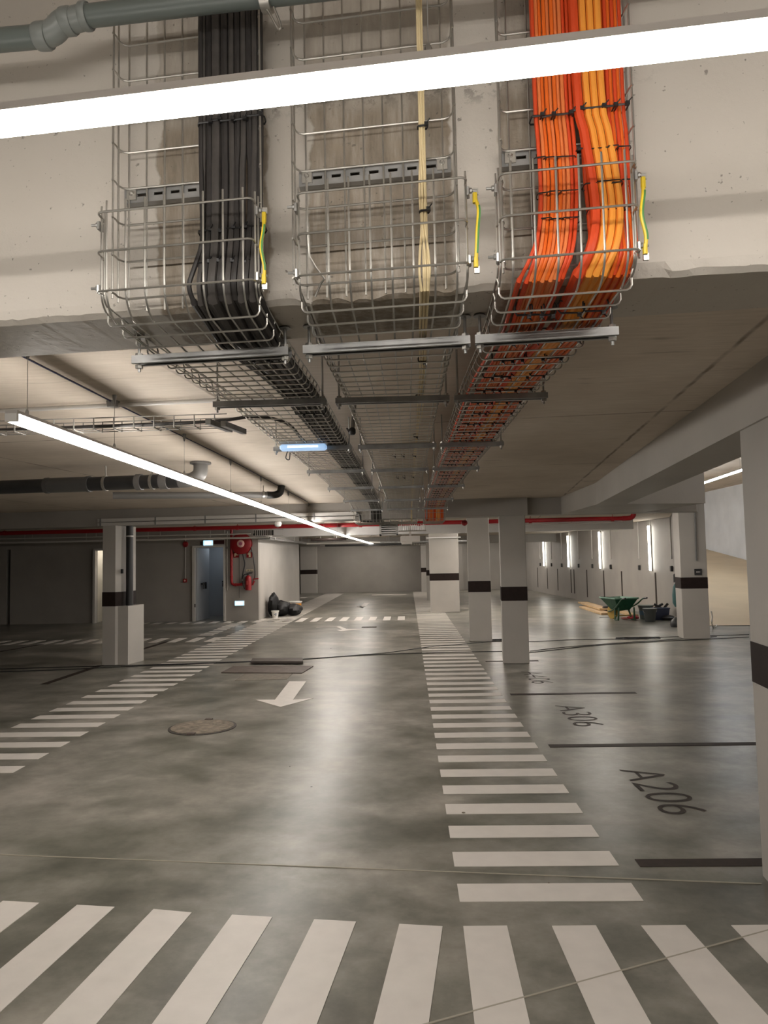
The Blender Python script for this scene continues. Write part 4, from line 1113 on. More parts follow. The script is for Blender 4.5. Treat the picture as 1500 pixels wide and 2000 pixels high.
for k in range(13):
    mb = MB(); mb.tube([(-.13 + k * .036, 12.4, 2.02), (-.13 + k * .036, 12.4, 2.14)], .005, 5); part('upright_wire', mb, M['zinc'], t)
mb = MB(); mb.tube([(-.15, 12.4, 2.02), (.32, 12.4, 2.02)], .009, 5); mb.tube([(-.15, 12.4, 2.14), (.32, 12.4, 2.14)], .006, 5); part('longitudinal_wire', mb, M['zinc'], t)
for x in (-.1, .28):
    mb = MB(); mb.tube([(x, 12.4, 2.02), (x, 12.4, SL)], .006, 5); part('hanger', mb, M['rod'], t)
# red sprinkler main
t = thing('sprinkler_pipe', 'long red sprinkler main between the far beams', 'pipe', (0, 15.6, 2.3))
axis_pipe([(-12, 16.1, 2.29), (4.52, 15.35, 2.305)], .045, M['red_pipe'], t, 'pipe_run', 14)
axis_pipe(smooth_path([(4.50, 15.35, 2.305), (4.66, 15.34, 2.31), (4.72, 15.33, 2.35), (4.73, 15.33, 2.40)], 4), .052, M['red_pipe'], t, 'elbow', 14)
for x in (-9, -6.5, -4.65, -3.7, -1, .25, 2.6, 4.3):
    y = 15.725 - .0454 * x if False else 16.1 + (x + 12) / 16.52 * -.75
    mb = MB(); mb.lathe([(.052, -.03), (.052, .03)], (x, y, 2.295), (1, -.045, 0), 14); mb.tube([(x, y, 2.34), (x, y, SL)], .006, 6); part('coupling', mb, M['red_pipe'], t, True)
for lab, z, y, m, r, x0, x1 in (('thin grey conduit below the red sprinkler main at left', 2.19, 16.6, 'conduit', .012, -12, -3.6), ('pale conduit crossing low before the back-left wall', 2.12, 17.2, 'conduit', .022, -12.5, -3.3), ('thin grey conduit below the red main at right', 2.235, 15.6, 'conduit', .014, 1.7, 4.6)):
    mb = MB(); mb.tube([(x0, y, z), (x1, y, z)], r, 8); t = thing('long_conduit', lab, 'conduit', ((x0 + x1) / 2, y, z), 'long conduits'); part('conduit_run', mb, M[m], t, True)
    n = int((x1 - x0) / 1.5)
    for k in range(n + 1):
        x = x0 + .3 + k * 1.5
        mb = MB(); mb.tube([(x, y, z), (x, y, SL)], .005, 5); part('hanger', mb, M['conduit'], t)
# ladder rack and wall tray over the block side wall
t = thing('ladder_rack', 'small ladder rack with pale rungs above the fire-point corner', 'cable tray', (-3.5, 17.2, 2.15))
for z in (2.15, 2.29):
    mb = MB(); mb.tube([(-3.62, 16.9, z), (-2.9, 16.9, z)], .008, 6); part('stringer', mb, M['conduit'], t)
for k in range(9):
    mb = MB(); mb.box((-3.55 + k * .045, 16.9, 2.22), (.014, .02, .14)); part('rung', mb, M['conduit'], t)
mb = MB(); mb.box((-3.36, 16.93, 2.22), (.45, .02, .12)); part('backing', mb, M['dark'], t)
t = thing('wall_run_tray', 'dark cable tray along the top of the block side wall', 'cable tray', (-3.75, 22, 2.1))
mb = MB(); mb.hexa([(-3.93, 19.0, 2.13), (-3.62, 19.0, 2.13), (-3.45, 29.5, 2.13), (-3.75, 29.5, 2.13), (-3.93, 19.0, 2.15), (-3.62, 19.0, 2.15), (-3.45, 29.5, 2.15), (-3.75, 29.5, 2.15)]); part('base', mb, M['pvc_mid'], t)
for dx in (0, .3):
    mb = MB(); mb.tube([(-3.93 + dx, 19.0, 2.17), (-3.75 + dx, 29.5, 2.17)], .025, 6); part('side_rail', mb, M['pvc_mid'], t)
mb = MB(); mb.tube(smooth_path([(-3.9, 18.4, 2.24), (-3.8, 18.9, 2.2), (-3.75, 20, 2.17), (-3.7, 23, 2.17), (-3.62, 28, 2.17)], 4), .035, 8); part('cable_bundle', mb, M['dark'], t, True)
for k in range(7):
    y = 19.6 + 1.5 * k
    mb = MB(); mb.tube([(-3.6 + .016 * (y - 19), y, 2.13), (-3.6 + .016 * (y - 19), y, SL)], .006, 5); part('hanger', mb, M['rod'], t)
# services clutter below the rear beam
for k, (x0, x1, y, z, w_, h_, m, lab) in enumerate(((-3.4, .2, 24.5, 2.12, .25, .05, 'conduit', 'pale duct crossing before the rear beam'), (-2.9, .1, 25.6, 2.06, .3, .07, 'pvc_dark', 'dark tray crossing before the rear beam'), (-.9, 1.9, 23.6, 2.09, .3, .06, 'zinc_dark', 'steel tray crossing right of the lane end'), (-3.0, -1.9, 22.5, 2.19, .2, .07, 'brown', 'dark red-brown duct piece at the lane end'))):
    t = thing('cross_duct', lab, 'cable duct', ((x0 + x1) / 2, y, z), 'ducts at the lane end')
    mb = MB(); mb.box(((x0 + x1) / 2, y, z), (x1 - x0, w_, h_), .02, bev=.01); part('duct', mb, M[m], t)
    for x in (x0 + .3, x1 - .3):
        mb = MB(); mb.tube([(x, y, z), (x, y, SL)], .008, 5); part('hanger', mb, M['rod'], t)
t = thing('comb_tray', 'wire tray seen end-on with many upright wires at the lane end', 'cable tray', (0, 28.1, 2.05))
for k in range(20):
    mb = MB(); mb.tube([(-1.05 + k * .1, 28.1, 2.05), (-1.05 + k * .1, 28.1, 2.14)], .012, 5); part('upright_wire', mb, M['conduit'], t)
for x in (-.8, .8):
    mb = MB(); mb.tube([(x, 28.1, 2.05), (x, 28.1, SL)], .008, 5); part('hanger', mb, M['rod'], t)
mb = MB(); mb.tube([(-1.1, 28.1, 2.05), (1.0, 28.1, 2.05)], .012, 5); mb.tube([(-1.1, 28.1, 2.14), (1.0, 28.1, 2.14)], .012, 5); part('longitudinal_wire', mb, M['zinc'], t)

# ================================================================== FIRE POINT
FY = LWY - .01
def W(px, py, off=0.0): return Y(px, py, FY - off)
def flat(name, q, w_, h_, m, parent, d=.012):
    mb = MB(); mb.box((q.x, q.y - d / 2, q.z), (w_, d, h_)); return part(name, mb, m, parent)
c = W(471, 1062, .14)
t = thing('hose_reel', 'big red fire hose reel with pale hub on the wall', 'hose reel', (c.x, FY, c.z))
mb = MB(); mb.lathe([(.27, 0), (.275, .02), (.255, .035), (.10, .045)], c, (0, -1, 0), 32); part('front_disc', mb, M['red'], t, True)
mb = MB(); mb.lathe([(.27, -.02), (.275, 0)], c + Vector((0, .12, 0)), (0, -1, 0), 32); part('rear_disc', mb, M['red'], t, True)
mb = MB(); mb.lathe([(.20, 0), (.20, .12)], c + Vector((0, .12, 0)), (0, -1, 0), 24); part('wound_hose', mb, M['dark'], t, True)
mb = MB(); mb.lathe([(.095, .04), (.10, .055), (.085, .065), (.05, .066)], c, (0, -1, 0), 20); hub = part('hub', mb, M['pinkwhite'], t, True)
mb = MB(); mb.lathe([(.05, .06), (.045, .085), (.01, .088)], c, (0, -1, 0), 16); part('hub_cap', mb, mat('hub cap', (.45, .12, .20), .4), hub, True)
hz = lambda px, py, o=.07: W(px, py, o)
mb = MB(); mb.tube(smooth_path([hz(474, 1080), hz(476, 1090), hz(478, 1102), hz(475, 1118), hz(473, 1130), hz(474, 1138)], 5), .016, 8); part('hose', mb, M['dark'], t, True)
mb = MB(); mb.tube(smooth_path([hz(490, 1068), hz(494, 1085), hz(497, 1105), hz(498, 1120), hz(497, 1130)], 5), .014, 8); part('hose', mb, M['dark'], t, True)
mb = MB(); mb.tube([hz(494, 1131), hz(505, 1130)], .018, 8); mb.tube([hz(497, 1133), hz(493, 1143)], .024, 8); part('nozzle', mb, M['red'], t, True)
mb = MB(); mb.lathe([(.014, -.01), (.014, .02)], hz(497, 1134, .1), (0, -1, 0), 8); part('valve', mb, M['zinc'], t, True)
t = thing('hose_supply_pipe', 'red supply pipe dropping from the main beside the hose reel', 'pipe', W(452, 1142))
mb = MB(); mb.tube(smooth_path([W(452, 1030, .1), W(452, 1060, .06), W(452, 1090, .06), W(452, 1120, .06), W(452.5, 1137, .06), W(456, 1141.5, .06), W(463, 1142, .06), W(476, 1141, .06)], 3), .036, 10); part('pipe_run', mb, M['red_pipe'], t, True)
for q in ((452, 1126), (461, 1142), (472, 1141)):
    mb = MB(); mb.lathe([(.044, -.015), (.044, .015)], W(*q, .06), (0, 0, 1) if q[1] < 1130 else (1, 0, 0), 10); part('coupling', mb, M['red_pipe'], t, True)
mb = MB(); mb.lathe([(.02, 0), (.02, .05)], W(474, 1133, .12), (0, -1, 0), 8); mb.tube([W(474, 1137, .07), W(474, 1131, .07)], .022, 8); part('stop_valve', mb, M['zinc'], t, True)
e = W(485, 1153, .12)
t = thing('fire_extinguisher', 'red fire extinguisher hung below the hose reel', 'extinguisher', e)
mb = MB(); mb.lathe([(.07, 0), (.083, .015), (.083, .31), (.07, .36), (.035, .385), (.025, .40)], e, (0, 0, 1), 18); cyl = part('cylinder', mb, M['red'], t, True)
mb = MB(); mb.lathe([(.024, .39), (.024, .43)], e, (0, 0, 1), 10); mb.box(e + Vector((.03, 0, .445)), (.15, .02, .018)); mb.hexa([e + Vector(p) for p in ((-.02, -.01, .44), (.12, -.01, .475), (.12, .01, .475), (-.02, .01, .44), (-.02, -.01, .455), (.12, -.01, .49), (.12, .01, .49), (-.02, .01, .455))]); part('valve_handle', mb, M['dark'], t)
mb = MB(); mb.tube(smooth_path([e + Vector((-.02, 0, .42)), e + Vector((-.09, -.02, .42)), e + Vector((-.14, -.02, .34)), e + Vector((-.14, -.02, .2)), e + Vector((-.11, -.02, .08)), e + Vector((-.09, -.03, .04))], 4), .014, 8); part('discharge_hose', mb, M['dark'], t, True)
mb = MB(); mb.box(e + Vector((.01, -.083, .2)), (.08, .008, .10)); part('label_panel', mb, mat('pale red label', (.5, .07, .06), .5), cyl)
mb = MB(); mb.box(e + Vector((0, .10, .3)), (.06, .04, .2)); part('wall_hook', mb, M['zinc_dark'], t)
# red pictogram signs
for px, lab, kind in ((461.5, 'square red hose-reel sign left under the reel', 0), (487, 'square red extinguisher sign right under the reel', 1)):
    q = W(px, 1083.5, .005)
    t = thing('fire_sign', lab, 'sign', q)
    flat('panel', q, .15, .15, M['red'], t)
    mb = MB()
    if kind == 0:
        mb.lathe([(.035, 0), (.035, .004)], q + Vector((-.02, -.012, .01)), (0, -1, 0), 14); mb.box(q + Vector((-.035, -.014, -.02)), (.03, .004, .06)); mb.box(q + Vector((.035, -.014, -.005)), (.05, .004, .02))
    else:
        mb.box(q + Vector((.012, -.014, -.015)), (.05, .004, .09)); mb.lathe([(.025, 0), (.025, .004)], q + Vector((.012, -.012, .03)), (0, -1, 0), 12); mb.box(q + Vector((-.025, -.014, .02)), (.03, .004, .035)); mb.box(q + Vector((.01, -.014, .055)), (.06, .004, .012))
    part('pictogram', mb, M['sign_white'], t)
q = W(487.5, 1114, .004)
t = thing('instruction_label', 'small pale instruction strip above the extinguisher', 'sign', q)
flat('panel', q, .19, .055, M['sign_white'], t, .006)
for k in range(4):
    mb = MB(); mb.box(q + Vector((-.065 + .043 * k, -.008, 0)), (.014, .003, .036)); part('pictogram', mb, M['dark'], t)
# exit luminaires
def exit_light(q, w_, h_, lab):
    t = thing('exit_light', lab, 'lamp', q)
    mb = MB(); mb.box((q.x, q.y - .03, q.z), (w_ + .02, .05, h_ + .02), 0, bev=.008); part('housing', mb, M['white_plastic'], t)
    mb = MB(); mb.box((q.x, q.y - .058, q.z), (w_, .008, h_)); part('lens', mb, M['exit'], t)
    lens = COL.objects[-1]
    mb = MB(); mb.box((q.x, q.y - .064, q.z), (w_ * .62, .006, h_ * .5), 0); part('lit_core', mb, M['exit_core'], lens)
    return t
M['exit'] = mat('exit light lens', (.7, .85, .95), .3, emit=(.42, .74, 1.0), es=0.5)
M['exit_core'] = mat('exit light core', (.8, .9, .95), .3, emit=(.85, .97, 1.0), es=1.0)
exit_light(W(407.5, 1060.5, .02), .25, .13, 'bluish-white exit light over the open doorway')
exit_light(W(468.5, 1178, .0), .24, .12, 'bluish-white low exit light under the extinguisher')
t = thing('gas_alarm_panel', 'dark red display panel right of the exit light', 'sign', W(428.5, 1059, .0))
q = W(428.5, 1059, .0)
flat('frame', q, .31, .135, M['frame'], t, .03)
q2 = q + Vector((0, -.03, 0)); flat('display', q2, .28, .105, mat('dark red display', (.05, .008, .010), .3), t, .006)
mb = MB(); mb.box(W(393, 1061, .01), (.05, .04, .09)); solo('socket_box', mb, M['dark'], 'small dark box left of the exit light over the doorway', 'switch')
t = thing('call_point', 'red fire call point at the end of a white wall conduit', 'alarm', W(362, 1134))
q = W(362, 1134, .0); mb = MB(); mb.box(q + Vector((0, -.025, 0)), (.10, .05, .10), 0, bev=.01); part('case', mb, M['red'], t)
mb = MB(); mb.lathe([(.026, 0), (.02, .006)], q + Vector((0, -.05, 0)), (0, -1, 0), 14); part('button', mb, M['pinkwhite'], t, True)
mb = MB(); mb.tube([q + Vector((0, -.015, .05)), W(362.5, 1045, .015)], .011, 8); part('conduit', mb, M['conduit'], t, True)
q = W(362.5, 1063, .0); mb = MB(); mb.lathe([(.075, 0), (.08, .03), (.05, .07)], q, (0, -1, 0), 16); solo('fire_sounder', mb, M['red'], 'dark red alarm sounder on the conduit left of the doorway', 'alarm', smooth=True)
mb = MB(); mb.tube([W(444, 1038, .02), W(443.5, 1100, .02), W(444.5, 1146, .02), W(443.5, 1153, .02)], .014, 8); solo('wall_conduit', mb, M['conduit'], 'pale conduit between the doorway and the red pipe', 'conduit', 'wall conduits')
mb = MB(); mb.tube([W(468, 1082, .01), W(468, 1168, .01)], .009, 8); solo('wall_conduit', mb, M['pvc_mid'], 'thin grey conduit down to the low exit light', 'conduit', 'wall conduits')
mb = MB(); mb.box(W(443.5, 1070, .03), (.05, .04, .06)); solo('switch_box', mb, M['zinc_dark'], 'grey switch box on the conduit beside the doorway', 'switch')

# ================================================================== RIGHT WALL DETAILS
def RW(px, py):       # point on the right wall
    d = _ray(px, py)
    f = (6.17 + .0429 * 19.9) / (d.x + .0429 * d.y)
    return Vector((0, 0, EYE)) + d * f
st = [(1050, .2, 1.05), (1069, .2, 1.05), (1089, .2, 1.05), (1115, .2, 1.05), (1121, .2, 1.05), (1146, .15, 1.06), (1179, .15, 1.07), (1214, .12, 1.07), (1280, .12, 1.08)]
for i, (px, z0, z1) in enumerate(st):
    q = RW(px, 1120); mb = MB(); mb.box((q.x - .003, q.y, (z0 + z1) / 2), (.006, .09, z1 - z0), .043)
    solo('wall_stripe', mb, M['brown_floor'], ['farthest', 'second farthest', 'third farthest', 'fourth farthest', 'fifth farthest', 'middle', 'third nearest', 'second nearest', 'nearest'][i] + ' brown stall stripe on the right wall', 'wall marking', 'stall stripes on the right wall')
for i, px in enumerate((1056, 1078, 1098, 1131, 1158, 1194, 1250, 1313)):
    q = RW(px, 1100)
    t = thing('socket_drop', ['farthest', 'second farthest', 'third farthest', 'fourth farthest', 'fourth nearest', 'third nearest', 'second nearest', 'nearest'][i] + ' conduit drop with dark socket on the right wall', 'conduit', (q.x - .02, q.y, 1.2), 'socket drops on the right wall')
    mb = MB(); mb.tube([(q.x - .014, q.y, 1.42), (q.x - .014, q.y, SL)], .014, 8); part('conduit', mb, M['conduit'], t, True)
    mb = MB(); mb.box((q.x - .025, q.y, 1.19), (.05, .07, .13), .043, bev=.006); part('socket', mb, M['dark'], t)
# conduit and number plate on the ramp column
t = thing('column_conduit', 'conduit with box on the front of the ramp column', 'conduit', Y(1360, 1095, 13.36))
mb = MB(); mb.tube([Y(1360, 1095, 13.36), Y(1357, 985, 13.36)], .016, 8); part('conduit', mb, M['pvc_mid'], t, True)
q = Y(1363.5, 1117, 13.375)
t = thing('number_plate', 'small dark plate with pale letters on the ramp column', 'sign', q)
mb = MB(); mb.box(q, (.125, .02, .115), -.13, bev=.004); part('plate', mb, M['dark'], t)
for k in range(4):
    mb = MB(); mb.box(q + Vector((-.03 + .02 * k, -.012, 0)), (.012, .004, .025)); part('letter', mb, M['conduit'], t)

# ================================================================== FLOOR OBJECTS
# manhole
mc = Vector((-1.97, 6.91, 0))
t = thing('manhole_cover', 'round dusty iron manhole cover in the lane', 'manhole', mc)
mb = MB(); mb.lathe([(.315, 0), (.315, .006), (.298, .008)], mc, (0, 0, 1), 48); part('rim', mb, M['dark_iron'] if 'dark_iron' in M else M['steel_plate'], t, True)
mb = MB(); mb.lathe([(.290, .0), (.290, .011), (.27, .0125), (.05, .0125)], mc, (0, 0, 1), 48); part('lid', mb, M['iron'], t, True)
mb = MB(); mb.box(mc + Vector((-.02, -.29, .012)), (.07, .05, .012)); mb.box(mc + Vector((-.02, .29, .012)), (.07, .05, .012)); part('lifting_slot', mb, M['steel_plate'], t)
# steel plates
def slab4(pts, z0, z1): return MB().prism(ccw([(p.x, p.y) for p in pts]), z0, z1)
solo('steel_plate', slab4([F(432, 1315), F(590, 1316), F(612, 1302), F(455, 1303)], .002, .014), M['steel_plate'], 'large brown steel plate lying flat in the lane', 'plate')
solo('steel_plate', slab4([F(490, 1298), F(592, 1298), F(591, 1291), F(493, 1292)], .015, .05), M['dark_plate'] if 'dark_plate' in M else M['steel_plate'], 'small thick plate stacked on the large steel plate', 'plate')
solo('plywood_sheet', slab4([F(458, 1330), F(560, 1327), F(572, 1316), F(478, 1316)], .001, .0035), M['ply'], 'thin brown sheet poking out below the steel plate', 'sheet')
t = thing('drain_grate', 'narrow dark drain grate across the lane', 'drain', (-.92, 16.75, 0))
mb = MB(); mb.box((-.92, 16.75, .006), (.34, .17, .008)); part('frame', mb, M['steel_plate'], t)
for k in range(9):
    mb = MB(); mb.box((-1.06 + k * .035, 16.75, .012), (.018, .14, .006)); part('grate_bar', mb, M['dark'], t)
# trailing cables over the floor
def floor_cable(pxl, r, lab, m='dark'):
    pts = [F(a, b) + Vector((0, 0, r + .001)) for a, b in pxl]
    mb = MB(); mb.tube(smooth_path(pts, 6), r, 6); return solo('trailing_cable', mb, M[m], lab, 'cable', smooth=True)
floor_cable([(-150, 1318), (0, 1313), (120, 1309), (262, 1302), (430, 1296), (560, 1290), (700, 1281), (800, 1277), (900, 1274.5), (985, 1273), (1035, 1275), (1160, 1262), (1300, 1253), (1463, 1245)], .0065, 'lower black cable trailing right across the floor')
floor_cable([(-150, 1311), (0, 1307.5), (150, 1303), (300, 1299), (470, 1293), (600, 1288), (700, 1280), (760, 1275), (840, 1264), (900, 1259), (960, 1254), (1035, 1254), (1120, 1250), (1200, 1249), (1330, 1244), (1463, 1240)], .006, 'upper black cable trailing past the twin columns')
floor_cable([(1035, 1272.5), (1090, 1266), (1150, 1261), (1230, 1255), (1310, 1250), (1400, 1244)], .006, 'third black cable right of the nearer twin column')
for cen, rad, lab in (((1245, 1248), (.42, .13), 'black coil of cable on the floor before the ramp column'), ((974, 1251.5), (.13, .08), 'small black cable knot between the twin columns')):
    c = F(*cen)
    pts = []
    for k in range(64):
        a = k * .42
        rr = 1 - .55 * math.sin(k * .37) ** 2
        pts.append(c + Vector((rad[0] * rr * math.cos(a), rad[1] * rr * math.sin(a), .007 + .0003 * k)))
    mb = MB(); mb.tube(pts, .006, 5); solo('cable_coil', mb, M['dark'], lab, 'cable', smooth=True)
# wheelbarrow
W0 = F(1213, 1210.5)
axis = Vector((.27, -.963, 0)); perp = Vector((.963, .27, 0))
WBp = lambda u, v, z: W0 + axis * u * .9 + perp * v * .9 + Vector((0, 0, z * .92))
t = thing('wheelbarrow', 'green wheelbarrow parked near the right wall', 'wheelbarrow', W0)
mb = MB()
def bowl(z, uf, ub, wf, wb): return [WBp(-uf, -wf, z), WBp(ub, -wb, z), WBp(ub, wb, z), WBp(-uf, wf, z)]
o1, o2 = bowl(.26, .22, .16, .15, .17), bowl(.56, .50, .30, .31, .34)
i1, i2 = bowl(.28, .20, .14, .13, .15), bowl(.565, .48, .285, .295, .325)
mb.add(o1 + o2, [(3, 2, 1, 0)] + [(k, (k + 1) % 4, 4 + (k + 1) % 4, 4 + k) for k in range(4)], 0)
mb.add(i1 + i2, [(0, 1, 2, 3)] + [(4 + k, 4 + (k + 1) % 4, (k + 1) % 4, k) for k in range(4)], 1)
mb.add(o2 + i2, [(k, (k + 1) % 4, 4 + (k + 1) % 4, 4 + k) for k in range(4)], 0)
bt = part('tray', mb, [M['barrow'], M['barrow_in']], t)
mb = MB(); mb.tube(o2, .014, 6, True); part('rim', mb, M['barrow_in'], bt)
for s in (-1, 1):
    mb = MB(); mb.tube(smooth_path([WBp(-.52, s * .05, .19), WBp(-.1, s * .17, .25), WBp(.30, s * .27, .40), WBp(.56, s * .30, .56), WBp(.72, s * .31, .585)], 4), .017, 7); part('handle', mb, M['barrow_leg'], t, True)
    hd = COL.objects[-1]
    mb = MB(); mb.tube([WBp(.62, s * .303, .575), WBp(.74, s * .31, .588)], .022, 7); part('grip', mb, M['dark'], hd, True)
    mb = MB(); mb.tube([WBp(.05, s * .20, .28), WBp(.10, s * .23, .10), WBp(.12, s * .24, .017)], .022, 7); mb.tube([WBp(.12, s * .24, .017), WBp(.25, s * .24, .017), WBp(.28, s * .22, .33)], .016, 7); part('leg', mb, M['barrow_leg'], t, True)
mb = MB(); mb.tube([WBp(.12, -.24, .12), WBp(.12, .24, .12)], .013, 6); part('brace', mb, M['wheel'], t)
mb = MB(); mb.lathe([(.11, -.04), (.175, -.035), (.185, 0), (.175, .035), (.11, .04)], WBp(-.40, 0, .185) , perp, 22); part('wheel', mb, M['wheel'], t, True)
# planks
for k, (q0, q1, z, lab) in enumerate((((1147, 1182), (1192, 1196), .06, 'upper pale timber board lying left of the wheelbarrow'), ((1150, 1187), (1196, 1201), .0, 'lower pale timber board under the other board'), ((1200, 1190), (1247, 1204), .0, 'timber board behind the wheelbarrow legs'))):
    a, b = F(*q0), F(*q1)
    d = (b - a).normalized(); n = Vector((d.y, -d.x, 0)) * (.14 if k < 2 else .10)
    a2, b2 = a + n * 2, b + n * 2
    mb = MB(); mb.prism(ccw([(p.x, p.y) for p in (a, b, b2, a2)]), z + .004, z + .05); solo('timber_board', mb, M['wood'], lab, 'board')
mb = MB(); q = F(1192, 1197) ; mb.box(q + Vector((0, .3, .08)), (.22, .12, .16), .2, bev=.02); solo('black_block', mb, M['dark'], 'small black block at the end of the timber boards', 'block')
# buckets, box, bag scraps
def bucket(q, r0_, r1_, h, m, lab, name='bucket', band=None, handle=True):
    t = thing(name, lab, 'bucket', q)
    mb = MB(); mb.lathe([(r0_, 0), (r1_, h), (r1_ * 1.06, h), (r1_ * 1.06, h - .02), (r1_ * .93, h - .012), (r0_ * .9, .02)], q, (0, 0, 1), 22); part('body', mb, m, t, True)
    mb = MB(); mb.lathe([(r1_ * 1.07, h - .03), (r1_ * 1.09, h - .015), (r1_ * 1.07, h)], q, (0, 0, 1), 22); part('rim', mb, m, t, True)
    if handle:
        mb = MB(); mb.tube([q + Vector((r1_ * 1.08 * math.cos(a), r1_ * .4 * math.sin(a) * -1, h - .04 - .09 * math.sin(a))) for a in [math.pi * k / 8 for k in range(9)]], .004, 5); part('bail', mb, M['rod'], t)
    if band:
        mb = MB(); f = lambda z: r0_ + (r1_ - r0_) * z / h + .003; mb.lathe([(f(band[0]), band[0]), (f(band[1]), band[1])], q, (0, 0, 1), 22); part('coloured_band', mb, band[2], t, True)
    return t
bucket(F(1262, 1209), .135, .17, .33, M['bucket_grey'], 'grey-green bucket right of the wheelbarrow, against the wall', band=(.10, .20, mat('blue grey label', (.08, .15, .20), .5)))
bucket(F(1270, 1214), .11, .15, .30, mat('dark grey plastic', (.055, .06, .057), .5), 'dark grey bucket in front of the grey-green one')
t = thing('tool_crate', 'dark blue crate with tools by the ramp column', 'crate', F(1288, 1210))
q = F(1288, 1210); mb = MB(); mb.hexa([q + Vector(p) for p in ((-.17, -.12, 0), (.17, -.12, 0), (.17, .12, 0), (-.17, .12, 0), (-.2, -.15, .27), (.2, -.15, .27), (.2, .15, .27), (-.2, .15, .27))]); part('body', mb, M['blue_box'], t)
mb = MB(); mb.box(q + Vector((0, 0, .27)), (.42, .32, .025), 0, bev=.008); part('rim', mb, M['blue_box'], t)
for s, a in ((-.1, .2), (.05, -.15), (.12, .1)):
    mb = MB(); mb.tube([q + Vector((s, 0, .27)), q + Vector((s + a, .04, .36))], .03, 8); part('tool', mb, M['dark'], t, True)
mb = MB(); q = F(1305, 1211); mb.lathe([(.05, 0), (.14, .015), (.17, .06), (.12, .10), (.03, .12)], q, (0, 0, 1), 12); solo('black_bundle', mb, M['dark'], 'small black bundle between the blue crate and the ramp column', 'bundle', smooth=True)
random.seed(11)
def crumple(name, q, rx_, ry_, rz_, m, lab, cat, amp=.25, n=16, rows=9):
    vs, fs = [], []
    for i in range(rows + 1):
        ph = math.pi * i / rows
        for j in range(n):
            a = 2 * math.pi * j / n
            k = 1 + amp * (random.random() - .5) + .12 * math.sin(3 * a + i)
            vs.append(Vector((q.x + rx_ * math.sin(ph) * math.cos(a) * k, q.y + ry_ * math.sin(ph) * math.sin(a) * k, max(q.z, q.z + rz_ * (1 - math.cos(ph)) / 2 * (1 + .1 * (random.random() - .5))))))
    for i in range(rows):
        for j in range(n):
            j2 = (j + 1) % n
            fs.append((i * n + j, i * n + j2, (i + 1) * n + j2, (i + 1) * n + j))
    mb = MB(); mb.add(vs, fs); return solo(name, mb, m, lab, cat, smooth=True)
crumple('plastic_wrap', F(1237, 1210), .14, .10, .10, M['pink'], 'crumpled red-pink wrapping beside the grey-green bucket', 'wrapping')
crumple('plastic_wrap', F(1221, 1210), .09, .07, .06, mat('pale pink wrap', (.6, .22, .2), .5), 'paler pink scrap of wrapping under the wheelbarrow', 'wrapping')
mb = MB(); q = F(1180, 1206); mb.prism([(q.x - .13, q.y - .05), (q.x + .13, q.y), (q.x + .12, q.y + .1), (q.x - .1, q.y + .06)], .001, .006); solo('offcut', mb, M['dark'], 'thin dark offcut on the floor left of the wheelbarrow', 'offcut')
# floor polisher behind the column
q = F(1322, 1224)
t = thing('floor_polisher', 'teal-bagged floor polisher half hidden by the ramp column', 'machine', q)
mb = MB(); mb.lathe([(.17, 0), (.18, .05), (.16, .13), (.08, .20)], q + Vector((.05, 0, 0)), (0, 0, 1), 20); part('base', mb, M['dark'], t, True)
mb = MB(); mb.tube([q + Vector((.04, 0, .15)), q + Vector((-.0, 0, .5)), q + Vector((.03, .02, 1.1))], .016, 8); part('handle_tube', mb, M['zinc'], t, True)
mb = MB(); mb.lathe([(.03, 0), (.075, .08), (.085, .25), (.07, .42), (.03, .5)], q + Vector((.0, -.02, .42)), (.05, 0, 1), 14); part('bag', mb, M['teal'], t, True)
mb = MB(); mb.box(q + Vector((.03, 0, 1.02)), (.10, .08, .20), 0, bev=.02); part('grip', mb, M['dark'], t)
mb = MB(); mb.lathe([(.022, 0), (.022, .02)], q + Vector((.0, -.04, .93)), (0, -1, 0), 10); part('clasp', mb, M['white_plastic'], t, True)
mb = MB(); mb.tube(smooth_path([Y(1389, 1194, 14.6), Y(1391, 1205, 14.6), Y(1390, 1216, 14.6), F(1393, 1227) + Vector((0, 0, .013)), F(1398, 1226) + Vector((0, 0, .013)), F(1399, 1221) + Vector((0, 0, .013)), F(1394, 1219) + Vector((0, 0, .013))], 4), .012, 6)
solo('power_lead', mb, M['conduit'], 'pale looped lead on the floor right of the ramp column', 'cable', smooth=True)

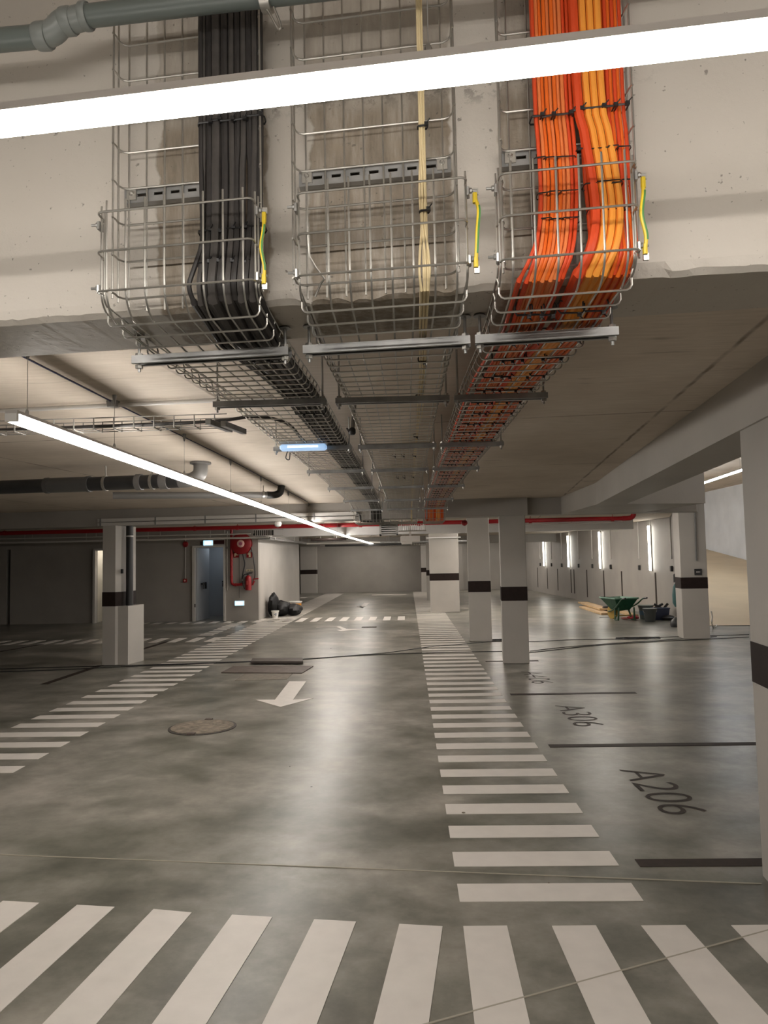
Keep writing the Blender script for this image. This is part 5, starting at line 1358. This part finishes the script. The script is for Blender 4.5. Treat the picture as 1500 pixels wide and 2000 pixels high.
# bags and buckets by the block wall
q = F(528, 1203)
vs, fs = [], []
prof = [(0, .19, .26), (.08, .24, .30), (.25, .25, .30), (.40, .24, .27), (.52, .20, .2), (.60, .15, .12), (.66, .06, .06)]
t0 = Vector((-3.72, 20.35, 0))
crumple('rubbish_bag', Vector((-3.78, 20.30, 0)), .15, .30, .66, M['bag'], 'tall black rubbish bag leaning on the block side wall', 'bag', .16, 18, 11)
crumple('rubbish_bag', Vector((-3.62, 20.55, 0)), .28, .36, .44, M['bag'], 'low black rubbish bag slumped in the middle of the heap', 'bag', .18, 18, 10)
crumple('rubbish_bag', Vector((-3.30, 20.75, 0)), .27, .33, .33, mat('grey bag plastic', (.022, .021, .022), .5, spec=.25), 'greyish rubbish bag at the right end of the heap', 'bag', .18, 18, 10)
b = bucket(Vector((-3.675, 19.98, 0)), .075, .10, .20, M['white_plastic'], 'small white pail before the black rubbish bags', handle=False)
mb = MB(); c = Vector((-3.655, 19.885, .10))
for k, (dx, dz, w_) in enumerate(((-.02, .0, .03), (.01, .015, .05), (.015, -.02, .035))):
    mb.box(c + Vector((dx, 0, dz)), (w_, .004, .016))
part('printed_mark', mb, mat('blue grey print', (.10, .14, .22), .5), b)
bucket(Vector((-3.36, 21.55, 0)), .15, .185, .36, M['white_plastic'], 'white bucket with orange band behind the rubbish bags', band=(.17, .30, M['mustard']), handle=False)
for px, py, r_, m_, lab in ((905, 1589, .013, 'iron', 'small dry leaf on a white bar of the right walkway'), (1072, 1726, .006, 'iron', 'tiny brown pebble on the nearest bar of the right walkway'), (566, 1498, .007, 'dark', 'small dark pebble in the middle of the lane'), (608, 1538, .008, 'dark', 'small dark pebble nearer the viewer in the lane'), (646, 1267, .012, 'dark', 'small dark pebble beside the steel plates')):
    q = F(px, py)
    crumple('dry_leaf' if 'leaf' in lab else 'pebble', q + Vector((0, 0, .0029)), r_, r_ * .7, r_ * .5, M[m_], lab, 'leaf' if 'leaf' in lab else 'pebble', .3, 8, 4)
# little cap strip of the broad column
mb = MB(); mb.box((1.02, 20.8, 2.13), (.98, .10, .03)); solo('trim_2', mb, M['paint_white'], 'thin white strip at the head of the broad column', 'trim', kind='structure')
